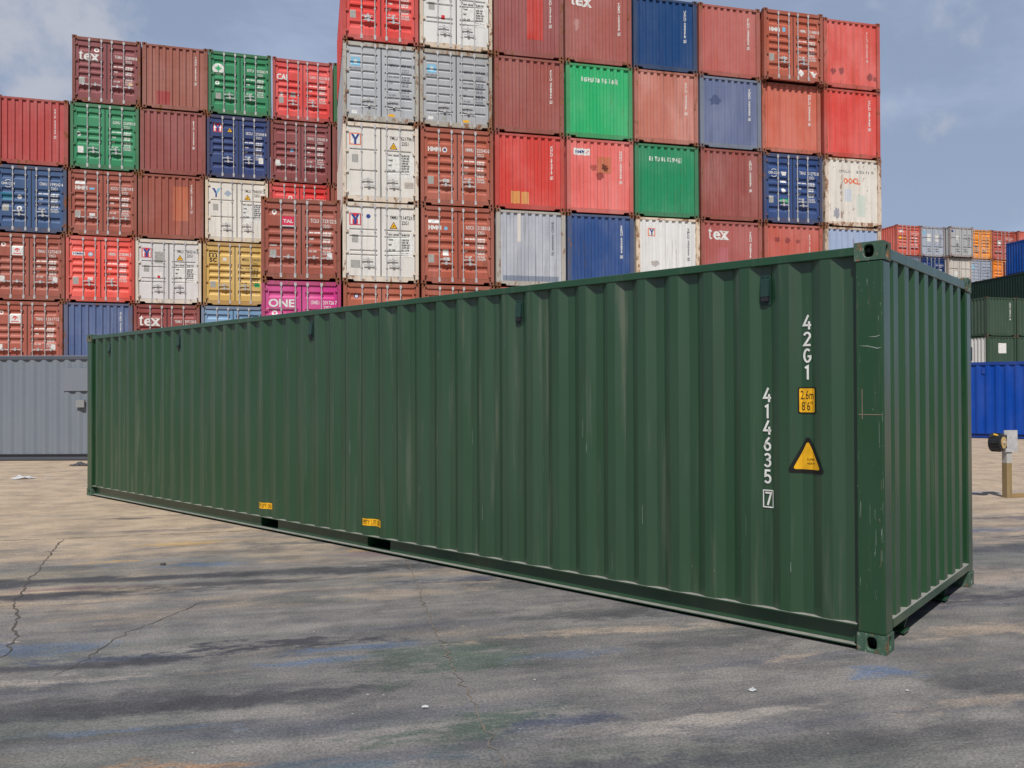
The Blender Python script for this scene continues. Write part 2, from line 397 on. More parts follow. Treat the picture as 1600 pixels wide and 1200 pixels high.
def side_mesh(L, c):
    mb = MB(); P = c.p
    for (a, da), (b, db) in zip(P, P[1:]):
        mb.add([(.014+da, a, .165), (.014+db, b, .165), (.014+db, b, 2.476), (.014+da, a, 2.476)], [(0, 1, 2, 3)])
    return mb.mesh('side_wall', recalc=False)
def end_mesh():
    mb = MB(); P = C_END.p
    for (a, da), (b, db) in zip(P, P[1:]):
        mb.add([(a, .016+da, .175), (b, .016+db, .175), (b, .016+db, 2.476), (a, .016+da, 2.476)], [(0, 1, 2, 3)])
    return mb.mesh('end_wall', recalc=False)
L20, L40 = 6.058, 12.192
C_S20 = corr_side(.1, L20-.1, .30, 21, .273, .036)
ME20 = {'side': side_mesh(L20, C_S20), 'end': end_mesh(), 'frame_d': frame_mesh(L20, True), 'frame_w': frame_mesh(L20, False),
        'roof': MB().box(.06, W-.06, .1, L20-.1, 2.552, 2.572).mesh('roof'), 'rear': MB().box(.13, W-.13, L20-.06, L20-.03, .17, 2.476).mesh('rear_wall')}
ME20['side_r'] = mirrored(ME20['side'], 1, 0)
# doors
DX = {0: (.128, 1.204), 1: (1.236, W-.128)}; DZ0, DZ1, DY = .195, 2.425, .045
STY = {'A': [(2.23,2.02,.06,.075,.075),(1.69,1.48,.06,.075,.075),(1.42,1.21,.06,.075,.075),(1.16,.95,.06,.075,.075),(.62,.41,.06,.075,.075)],
       'B': [(1.72,1.65,.012,.03,.02),(1.04,.97,.012,.03,.02)],
       'C': [(1.72,1.65,.012,.03,.02),(1.50,1.43,.012,.03,.02),(1.04,.97,.012,.03,.02),(.90,.83,.012,.03,.02)],
       'M': [(2.20,2.10,.02,.03,.045),(1.93,1.83,.02,.03,.045),(1.66,1.56,.02,.03,.045),(1.40,1.30,.02,.03,.045),(1.13,1.03,.02,.03,.045),(.86,.76,.02,.03,.045),(.56,.46,.02,.03,.045)],
       'G': [(1.66,1.56,.02,.05,.03),(.90,.80,.02,.05,.03)]}
def door_profile(st):
    p = [(DZ0, 0)]
    for zt, zb, a, dp, b in reversed(STY[st]):
        dep = .05 if st in 'AG' else .032
        p += [(zb, 0), (zb+b, dep), (zt-a, dep), (zt, 0)]
    p.append((DZ1, 0)); return Corr(p)
DP = {s: door_profile(s) for s in STY}
MG = .10
def door_mesh(st, side):
    x0, x1 = DX[side]; c = DP[st]; mb = MB(); a, b = x0+MG, x1-MG
    mb.add([(x0,DY,DZ0),(a,DY,DZ0),(a,DY,DZ1),(x0,DY,DZ1)], [(0,1,2,3)]); mb.add([(b,DY,DZ0),(x1,DY,DZ0),(x1,DY,DZ1),(b,DY,DZ1)], [(0,1,2,3)])
    for (z0, d0), (z1, d1) in zip(c.p, c.p[1:]):
        mb.add([(a,DY+d0,z0),(b,DY+d0,z0),(b,DY+d1,z1),(a,DY+d1,z1)], [(0,1,2,3)])
        if d0 or d1:
            for x in (a, b): mb.add([(x,DY,z0),(x,DY+d0,z0),(x,DY+d1,z1),(x,DY,z1)], [(0,1,2,3)])
    mb.box(x0, x1, DY+.055, DY+.065, DZ0, DZ1)
    for q in (x0, x1): mb.add([(q,DY,DZ0),(q,DY+.05,DZ0),(q,DY+.05,DZ1),(q,DY,DZ1)], [(0,1,2,3)])
    for q in (DZ0, DZ1): mb.add([(x0,DY,q),(x1,DY,q),(x1,DY+.05,q),(x0,DY+.05,q)], [(0,1,2,3)])
    return mb.mesh('door', recalc=False)
ME_DOOR = {(s, k): door_mesh(s, k) for s in STY for k in (0, 1)}
BARX = (.60, 1.03, 1.40, 1.83)
def bar_mesh():
    mb = MB(); mb.cyl((0,.018,.09), (0,.018,2.50), .0165, 8)
    for z in (.10, 2.40): mb.box(-.035, .035, .004, .044, z, z+.11)
    for z in (.46, 1.05, 1.62, 2.18): mb.box(-.03, .03, .008, .044, z, z+.04)
    mb.box(-.028, .028, -.004, .012, .065, .105)
    return mb.mesh('locking_bar')
ME_BAR = bar_mesh()
def handle_mesh(sg):
    mb = MB()
    mb.prism([(0,-.018),(sg*.12,.004),(sg*.36,.004),(sg*.36,.032),(sg*.10,.034),(0,.02)], 'y', -.010, .006)
    mb.box(min(sg*.17,sg*.24), max(sg*.17,sg*.24), -.018, .044, -.03, .07)
    mb.box(min(sg*.19,sg*.22), max(sg*.19,sg*.22), -.022, .0, .05, .09)
    return mb.mesh('door_handle')
ME_HAND = {1: handle_mesh(1), -1: handle_mesh(-1)}
ME_HINGE = MB().box(-.05, .06, .002, .044, -.035, .035).cyl((-.035,.012,-.05), (-.035,.012,.05), .014, 6).mesh('hinge')
ME_HINGE_R = mirrored(ME_HINGE, 1, 0)
def gasket_mesh(side):
    x0, x1 = DX[side]; mb = MB()
    mb.box(x0-.005, x1+.005, DY-.006, DY+.03, DZ1, DZ1+.016); mb.box(x0-.005, x1+.005, DY-.006, DY+.03, DZ0-.014, DZ0)
    if side == 0: mb.box(x1, x1+.032, DY-.004, DY+.03, DZ0, DZ1); mb.box(x0-.018, x0, DY-.006, DY+.03, DZ0, DZ1)
    else: mb.box(x1, x1+.018, DY-.006, DY+.03, DZ0, DZ1)
    return mb.mesh('gasket')
ME_GASK = {k: gasket_mesh(k) for k in (0, 1)}

def wall_surf():
    return Surf(lambda u, v, o: (u, .016 + C_END(u) - o, v), C_END.br)
def door_surf(st, side):
    a, b = DX[side][0]+MG, DX[side][1]-MG; c = DP[st]
    return Surf(lambda u, v, o: (u, DY + (c(v) if a < u < b else 0) - o, v), (a, b), c.br)
DECALS = {}
def decal(name, f, surf, mats, parent, key=None, label=None):
    return part(name, f.mesh(name, surf), parent, mats, label=label)

DATA = (('MAX. GROSS', ('30,480 KGS', '67,200 LBS')), ('TARE', ('2,200 KGS', '4,850 LBS')), ('NET', ('28,280 KGS', '62,350 LBS')), ('CU. CAP.', ('33.2 CU.M.', '1,173 CU.FT.')))
def dec_std(c, idt, tm, z=1.84, z1=1.50, st=.20):
    """owner code, size code and weight table on the right door"""
    own, num, chk = idt
    f = Flat()
    for nm, tx, u, zz, wd in (('owner_code', own, 1.50, z, .26), ('serial_number', num, 1.875, z, .34), ('check_digit', chk, 2.245, z, .06), ('size_code', '22G1', 1.89, z-.165, .22)):
        decal(nm, Flat().text(tx, u, zz, .112, width=wd, bold=.012), c['s1'], [tm], c['d1'])
    for i, (a, (b1, b2)) in enumerate(DATA):
        zz = z1 - i*st; f = Flat()
        f.text(a, 1.46, zz, .05, .8, .045); f.text(b1, 1.88, zz, .052, .72, .045); f.text(b2, 1.88, zz-.08, .052, .72, .045)
        decal('weight_row', f, c['s1'], [tm], c['d1'])
def plate(c, u, z, w=.2, h=.24, side=0, mat=None):
    decal('data_plate', Flat().rect(u, u+w, z, z+h), c['s%d' % side], [mat or M_PLATE], c['d%d' % side])
def warn(c, u, z, s=.24, side=1):
    f = Flat().poly([(u,z),(u+s,z),(u+s/2,z+s*.88)], 0, 1).poly([(u+.03,z+.018),(u+s-.03,z+.018),(u+s/2,z+s*.88-.035)], 1, 2)
    f.poly([(u+s*.4,z+.07),(u+s*.52,z+.05),(u+s*.62,z+.12),(u+s*.5,z+.1)], 0, 3)
    decal('warning_sticker', f, c['s%d' % side], [M_BLACK, M_YELLOW], c['d%d' % side])
def ylogo(f, u, z, s, a=0, b=1, cc=2, solid=True):
    """letter Y on a square badge"""
    f.rect(u, u+s, z, z+s*1.05, a, 1); m = u+s/2; t = s*.10
    if solid:
        f.rect(u+s*.10, u+s*.27, z+s*.08, z+s*.97, b, 2); f.rect(u+s*.73, u+s*.90, z+s*.08, z+s*.97, b, 2); f.poly([(u+s*.27,z+s*.97),(u+s*.27,z+s*.6),(m,z+s*.35),(u+s*.73,z+s*.6),(u+s*.73,z+s*.97),(m,z+s*.7)], b, 2)
    else: f.rect(u+s*.09, u+s*.91, z+s*.09, z+s*.96, b, 2)
    f.poly([(u+s*.12,z+s*.95),(u+s*.34,z+s*.95),(m+t,z+s*.52),(m+t,z+s*.06),(m-t,z+s*.06),(m-t,z+s*.48)], cc, 3)
    f.poly([(u+s*.88,z+s*.95),(u+s*.66,z+s*.95),(m-t*.2,z+s*.55),(m+t,z+s*.45)], cc, 4)
    return f
def texlogo(f, u, z, h, mi=0):
    """three bold serif letters"""
    k = h
    f.poly([(u+.10*k,z+.78*k),(u+.22*k,z+.98*k),(u+.22*k,z+.72*k),(u+.36*k,z+.72*k),(u+.36*k,z+.62*k),(u+.22*k,z+.62*k),(u+.22*k,z+.16*k),(u+.28*k,z+.10*k),(u+.37*k,z+.14*k),(u+.37*k,z+.06*k),(u+.24*k,z-.01*k),(u+.12*k,z+.02*k),(u+.06*k,z+.12*k),(u+.06*k,z+.62*k),(u-.02*k,z+.62*k),(u-.02*k,z+.70*k)], mi, 2)
    f.text('e', u+.42*k, z, .96*k, 1.0, .022, mi)
    f.text('x', u+1.0*k, z, .96*k, .95, .03, mi)
    for a in (.96, 1.36): f.rect(u+a*k, u+(a+.26)*k, z+.645*k, z+.71*k, mi, 3); f.rect(u+a*k, u+(a+.26)*k, z, z+.06*k, mi, 3)
    return f

def container20(loc, rz, kind, rgb, label, group, rust=.12, fade=.4, style='A', frame_rgb=None, frust=None, plainest=False, name='shipping_container', side_mat=None):
    if rgb[0] > 105 and rgb[0] > 1.6*rgb[1] and abs(rgb[1]-rgb[2]) < 22 and rgb[0] < 200: rgb = (rgb[0]+15, rgb[1]+11, rgb[2]+3)
    t = thing(name, label, 'container', loc, rz, group)
    pm = paint(rgb, rust+.12, fade+.1, .55, .22, .2, .3)
    fr = frame_rgb or tuple(a*.72 + b*.28 for a, b in zip(rgb, (112, 66, 52)))
    fm = paint(fr, .66 if frust is None else frust, .6, .6, .1, .4, .3)
    c = {'t': t, 'pm': pm, 'fm': fm}
    part('frame', ME20['frame_d' if kind == 'door' else 'frame_w'], t, fm)
    part('side_wall', ME20['side'], t, side_mat or pm); part('side_wall', ME20['side_r'], t, pm, (W, 0, 0))
    part('roof', ME20['roof'], t, pm); part('rear_wall', ME20['rear'], t, pm)
    cm = paint(tuple(a*.55 + b*.45 for a, b in zip(fr, (104, 62, 48))), .85 if frust is None else min(1, frust+.2), .6, .7, .1, .5, .3)
    add_castings(t, L20, cm, rear=False)
    if kind == 'wall':
        c['w'] = part('end_wall', ME20['end'], t, pm); c['sw'] = wall_surf()
    else:
        for k in (0, 1):
            d = part('door', ME_DOOR[(style, k)], t, pm); c['d%d' % k] = d; c['s%d' % k] = door_surf(style, k)
            part('gasket', ME_GASK[k], d, M_RUBBER_HOLLOW)
            for x in BARX[2*k:2*k+2]: part('locking_bar', ME_BAR, d, M_STEEL, (x, 0, 0))
            if style == 'A':
                flat = (rgb[0] + rgb[1]*3 + rgb[2]) % 2
                hs = ((BARX[2*k], 1, .80), (BARX[2*k+1], -1, .80 if flat else .66))
                if flat: hs = ((BARX[2*k], -1 if k == 0 else 1, .70), (BARX[2*k+1], -1 if k == 0 else 1, .70))
            else: hs = ((BARX[2*k], 1, .70), (BARX[2*k+1], -1, .52))
            for x, sg, z in hs: part('door_handle', ME_HAND[sg], d, M_STEEL, (x, 0, z))
            for z in (.30, .95, 1.62, 2.27):
                part('hinge', ME_HINGE if k == 0 else ME_HINGE_R, d, fm, (DX[0][0] if k == 0 else DX[1][1], 0, z))
    return c

# ------------------------------------------------------------------ ground
HD = R(78.5); UX, UY = math.sin(HD), math.cos(HD)       # streaks run along the row of stacks
def uv(x, y): return (x*UX + y*UY, -x*UY + y*UX)
def ground_material():
    m = bpy.data.materials.new('stained_concrete'); m.use_nodes = True; g = m.node_tree; L = g.links.new
    bs = g.nodes['Principled BSDF']
    geo = N(g, 'ShaderNodeNewGeometry')
    rot = N(g, 'ShaderNodeVectorRotate', rotation_type='Z_AXIS'); rot.inputs['Angle'].default_value = -(math.pi/2 - HD)
    L(geo.outputs['Position'], rot.inputs['Vector']); P = rot.outputs[0]
    def noise(scale, vs=(1,1,1), det=4, rough=.55, off=(0,0,0), dist=0):
        mp = N(g, 'ShaderNodeMapping'); mp.inputs['Scale'].default_value = vs; mp.inputs['Location'].default_value = off
        L(P, mp.inputs[0]); n = N(g, 'ShaderNodeTexNoise'); n.inputs['Scale'].default_value = scale; n.inputs['Detail'].default_value = det; n.inputs['Roughness'].default_value = rough; n.inputs['Distortion'].default_value = dist
        L(mp.outputs[0], n.inputs['Vector']); return n
    def put(n, i, q):
        if isinstance(q, (int, float)): n.inputs[i].default_value = q
        elif isinstance(q, tuple): n.inputs[i].default_value = q
        else: L(q, n.inputs[i])
    def mth(op, a, b=None):
        n = N(g, 'ShaderNodeMath', operation=op); put(n, 0, a)
        if b is not None: put(n, 1, b)
        return n.outputs[0]
    def rng(x, a, b, c=0, d=1):
        n = N(g, 'ShaderNodeMapRange', interpolation_type='SMOOTHSTEP')
        for i, q in enumerate((x, a, b, c, d)): put(n, i, q)
        return n.outputs[0]
    def mix(f, a, b, bt='MIX'):
        n = N(g, 'ShaderNodeMix', data_type='RGBA', blend_type=bt); put(n, 0, f); put(n, 6, a); put(n, 7, b); return n.outputs[2]
    sep = N(g, 'ShaderNodeSeparateXYZ'); L(P, sep.inputs[0]); U, V = sep.outputs[0], sep.outputs[1]
    n_a = noise(.5, (.35,1.6,1), 6, .62).outputs[0]; n_b = noise(1.6, (.32,1.5,1), 7, .66, (5,2,0)).outputs[0]
    n_c = noise(3.2, (.42,1.3,1), 8, .70, (1,9,0), .4).outputs[0]; n_f = noise(64, (1,1,1), 4, .75).outputs[0]; n_g = noise(210, (1,1,1), 3, .7, (3,3,0)).outputs[0]
    n_d = noise(6.5, (.6,1.1,1), 9, .78, (7,4,0), .3).outputs[0]
    tan = mix(rng(n_b, .3, .7), TAN_A, TAN_B)
    grey = mix(rng(n_b, .32, .68), GR_A, GR_B)
    # traffic grime, heaviest close by and along the container
    near = rng(V, 12.5, 5.2, 0, 1)
    side = rng(U, -3.6, .8, 0, 1)
    bias = mth('ADD', mth('MULTIPLY', near, .47), mth('MULTIPLY', mth('MULTIPLY', side, near), .16))
    gm = mth('ADD', bias, mth('ADD', mth('MULTIPLY', mth('SUBTRACT', n_a, .5), .9), mth('ADD', mth('MULTIPLY', mth('SUBTRACT', n_b, .5), .9), mth('MULTIPLY', mth('SUBTRACT', n_c, .5), .75))))
    c = mix(rng(gm, .10, .52), tan, grey)
    c = mix(mth('MULTIPLY', rng(noise(.9, (.3,1.2,1), 5, .6, (11,3,0)).outputs[0], .5, .66), mth('MULTIPLY', near, .5)), c, (.065,.085,.075,1))
    c = mix(mth('MULTIPLY', rng(noise(1.3, (.2,1.8,1), 5, .65, (2,17,0)).outputs[0], .52, .68), mth('MULTIPLY', near, .5)), c, (.065,.072,.10,1))
    c = mix(mth('MULTIPLY', rng(noise(1.1, (.12,2.6,1), 5, .6, (21,5,0)).outputs[0], .54, .68), mth('MULTIPLY', near, .45)), c, (.055,.054,.058,1))
    # bare pale patches where grime has worn off
    c = mix(mth('MULTIPLY', rng(n_d, .60, .72), .7), c, mix(.3, TAN_B, (.36,.33,.30,1)))
    # single smears of paint and rubber: (u, v, ru, rv, colour, strength)
    pert = noise(1.8, (.6,1.6,1), 5, .65, (8,8,0)); pv = N(g, 'ShaderNodeVectorMath', operation='MULTIPLY_ADD')
    L(pert.outputs[1], pv.inputs[0]); pv.inputs[1].default_value = (1.0,.32,0); 
    sb = N(g, 'ShaderNodeVectorMath', operation='SUBTRACT'); L(P, sb.inputs[0]); sb.inputs[1].default_value = (.5,.16,0); L(sb.outputs[0], pv.inputs[2])
    brk = mth('ADD', mth('MULTIPLY', mth('SUBTRACT', n_c, .52), 3.2), mth('MULTIPLY', mth('SUBTRACT', n_d, .52), 2.6)); brd = mth('ADD', mth('MULTIPLY', mth('SUBTRACT', n_c, .48), 1.8), mth('MULTIPLY', mth('SUBTRACT', n_d, .5), 1.4))
    for (x, y, ru, rv, col, st) in SMEARS:
        u, v = uv(x, y)
        a = N(g, 'ShaderNodeVectorMath', operation='SUBTRACT'); L(pv.outputs[0], a.inputs[0]); a.inputs[1].default_value = (u, v, 0)
        b = N(g, 'ShaderNodeVectorMath', operation='MULTIPLY'); L(a.outputs[0], b.inputs[0]); b.inputs[1].default_value = (1/ru, 1/rv, 0)
        ln = N(g, 'ShaderNodeVectorMath', operation='LENGTH'); L(b.outputs[0], ln.inputs[0])
        val = mth('ADD', mth('SUBTRACT', 1.0, ln.outputs['Value']), brd if col == DKR else brk)
        c = mix(mth('MULTIPLY', mth('MULTIPLY', rng(ln.outputs['Value'], 1.5, .9), st), rng(val, .10, .75)), c, col)
    n_e = noise(2.3, (.8,1.1,1), 9, .74, (31,14,0)).outputs[0]
    c = mix(mth('MULTIPLY', rng(n_e, .42, .62), .55), c, mix(1.0, c, (1.45,1.42,1.38,1), 'MULTIPLY')); c = mix(mth('MULTIPLY', rng(n_e, .52, .34), .5), c, mix(1.0, c, (.6,.62,.66,1), 'MULTIPLY'))
    # grit
    c = mix(rng(n_f, .36, .66, .0, 1), mix(1.0, c, (.70,.70,.71,1), 'MULTIPLY'), mix(1.0, c, (1.25,1.25,1.24,1), 'MULTIPLY'))
    c = mix(mth('MULTIPLY', rng(n_g, .60, .74), .5), c, (.40,.38,.35,1))
    n_s = noise(36, (1,1,1), 1, .3, (50,3,0)).outputs[0]
    c = mix(mth('MULTIPLY', rng(n_s, .80, .83), .8), c, (.50,.49,.47,1))
    c = mix(mth('MULTIPLY', rng(n_g, .38, .25), .35), c, (.03,.03,.03,1))
    L(c, bs.inputs['Base Color']); bs.inputs['Roughness'].default_value = .88; bs.inputs['Specular IOR Level'].default_value = .25
    bp = N(g, 'ShaderNodeBump'); bp.inputs['Strength'].default_value = .45; bp.inputs['Distance'].default_value = .008
    L(mth('ADD', n_f, mth('MULTIPLY', n_d, .25)), bp.inputs['Height']); L(bp.outputs[0], bs.inputs['Normal'])
    return m
TAN_A, TAN_B = (.325,.258,.192,1), (.395,.313,.232,1)
GR_A, GR_B = (.112,.109,.113,1), (.195,.186,.178,1)
DKR = (.055,.055,.062,1); BLU = (.10,.135,.20,1); BLD = (.065,.075,.11,1); YEL = (.50,.30,.06,1); GRN = (.060,.085,.070,1); RDD = (.30,.06,.06,1); PALE = (.30,.27,.245,1); TN = (.31,.25,.20,1); ORG = (.36,.19,.08,1); PUR = (.16,.10,.11,1)
SMEARS = [
 (-2.2,8.9,1.6,.3,(.085,.085,.088,1),.7), (-.9,7.7,1.5,.35,(.07,.075,.078,1),.8), (.1,6.9,1.3,.35,(.075,.078,.082,1),.75), (.8,6.1,1.2,.3,(.08,.08,.083,1),.7), (1.5,5.4,1.1,.3,(.085,.085,.09,1),.7), (-3.8,9.9,1.5,.25,(.12,.11,.105,1),.5), (-5.6,8.3,1.6,.25,(.11,.105,.10,1),.6), (-4.9,6.0,1.3,.22,(.10,.10,.105,1),.6),
 (-4.4,6.98,3.3,.20,DKR,.95), (-1.9,7.45,2.6,.20,DKR,.9), (-4.0,6.5,2.2,.17,DKR,.95), (-2.4,6.98,1.6,.15,DKR,.85), (-3.6,6.82,1.2,.10,PUR,.6),
 (.1,7.95,1.6,.3,(.05,.055,.06,1),.8), (-3.05,7.75,.75,.13,BLU,.8), (-2.6,9.9,.9,.15,BLD,.7), (-4.0,7.9,.5,.13,YEL,.55), (-3.7,8.8,.6,.2,YEL,.4), (-1.3,8.5,.5,.2,YEL,.35),
 (-1.25,8.3,.9,.25,PUR,.5), (-3.3,5.15,1.5,.2,BLU,.7), (-2.5,5.0,1.6,.17,BLD,.95), (-1.5,5.25,1.6,.2,(.045,.045,.055,1),.95), (-3.0,4.8,1.5,.14,DKR,.9), (-1.0,5.25,.7,.13,BLU,.8), (-1.15,4.95,.5,.1,BLU,.8),
 (-2.6,4.62,.8,.1,PALE,.7), (-2.1,4.3,1.4,.24,DKR,.8), (-1.4,4.35,1.0,.14,DKR,.85), (-1.9,3.95,.8,.09,BLU,.55), (-1.5,3.6,.55,.12,ORG,.6), (-.9,3.55,1.2,.12,(.07,.10,.13,1),.7),
 (-.35,5.0,.9,.55,GRN,.75), (-.2,4.0,.7,.35,GRN,.85), (.35,5.1,.6,.16,BLU,.55), (.3,4.05,.5,.22,BLD,.8), (.9,4.02,1.0,.12,PALE,.6), (.55,5.55,1.3,.12,TN,.75), (-.9,6.6,1.0,.22,TN,.6), (-.35,7.1,1.0,.16,(.06,.065,.09,1),.8),
 (2.15,4.72,.32,.2,(.08,.13,.235,1),.65), (1.9,5.0,.5,.08,TN,.6), (2.75,4.55,.7,.3,DKR,.7), (2.5,4.25,.7,.1,TN,.6), (3.3,5.6,1.2,.25,TN,.7), (4.4,7.2,2.0,.35,TN,.5), (3.6,6.4,1.6,.35,(.055,.055,.07,1),.8), (4.9,8.4,2.4,.3,(.06,.06,.075,1),.8), (6.5,10.4,2.2,.25,(.06,.06,.075,1),.7), (6.2,12.6,3.0,.35,(.30,.31,.33,1),.8), (6.0,9.6,1.6,.2,(.08,.11,.18,1),.6),
 (1.3,3.75,1.6,.2,DKR,.55), (0.4,3.55,1.2,.2,(.06,.06,.075,1),.6), (-5.0,10.6,.5,.12,DKR,.7), (-4.4,10.9,.8,.1,DKR,.5), (.9,6.0,1.2,.18,(.06,.06,.065,1),.6), (-4.6,9.6,2.0,.2,(.16,.14,.13,1),.6),
]
gm = MB(); gm.add([(-500,-300,0),(500,-300,0),(500,700,0),(-500,700,0)], [(0,1,2,3)])
GMAT = ground_material()
gd = part('ground', gm.mesh('ground', recalc=False), None, GMAT); gd['kind'] = 'structure'
M_CRACK = plain('crack_dirt', (.085,.075,.066), .95)
def CR(px, py):      # ground point of a place surveyed on the pavement
    a, b = (px-800)/1256.14, -(py-600)/1256.14
    x, z = a + b*.00388, b - a*.00388
    cp, sp = math.cos(R(.5016)), math.sin(R(.5016)); k = -1.6559/(sp + z*cp)
    return (x*k, (cp - z*sp)*k)
def crack(pts, w0, seed, name='ground_crack', mat=None, z=.004):
    rd = random.Random(seed); P = [Vector((p[0], p[1])) for p in pts]; fine = [P[0]]
    for a, b in zip(P, P[1:]):
        n = max(2, int((b-a).length/.05)); d = (b-a); nr = Vector((-d.y, d.x)).normalized()
        for i in range(1, n+1): fine.append(a + d*i/n + nr*rd.gauss(0, .011))
    mb = MB(); prev = None
    for i, p in enumerate(fine):
        q = fine[min(i+1, len(fine)-1)] - fine[max(i-1, 0)]; nr = Vector((-q.y, q.x)).normalized()
        w = w0*rd.uniform(.25, 1.25)*(min(1, (i+1)/4, (len(fine)-i)/4))
        cur = (p+nr*w, p-nr*w*rd.uniform(.5, 1))
        if prev: mb.add([(prev[0].x,prev[0].y,z),(prev[1].x,prev[1].y,z),(cur[1].x,cur[1].y,z),(cur[0].x,cur[0].y,z)], [(0,1,2,3)])
        prev = cur
    o = part(name, mb.mesh(name, recalc=False), None, mat or M_CRACK); o['kind'] = 'structure'; return o
crack([CR(*p) for p in ((98,843),(82,862),(66,880),(60,893),(44,905),(36,925),(24,938),(20,946),(30,962),(26,975),(18,985),(26,995),(16,1012),(18,1020),(-6,1030))], .008, 1)
crack([CR(*p) for p in ((318,938),(296,950),(245,972),(210,985),(178,1000),(150,1020),(120,1040),(80,1058),(52,1074))], .0042, 2)
crack([CR(*p) for p in ((632,872),(650,905),(662,940),(674,975),(690,1000),(700,1025),(716,1060),(735,1090),(752,1130),(775,1165),(790,1200),(800,1225))], .006, 3, mat=plain('tan_crack_dirt', (.17,.145,.12), .95))
M_JOINT = plain('joint_dirt', (.12,.10,.085), .95)
def joint(p, q, w, seed): return crack([p, q], w, seed, 'pavement_joint', M_JOINT, .0035)
joint((-9.6,8.2), (-.6,10.12), .008, 5); joint((4.9,8.9), (11.5,10.2), .008, 6); joint((-16,15.6), (-4.2,17.9), .01, 7)

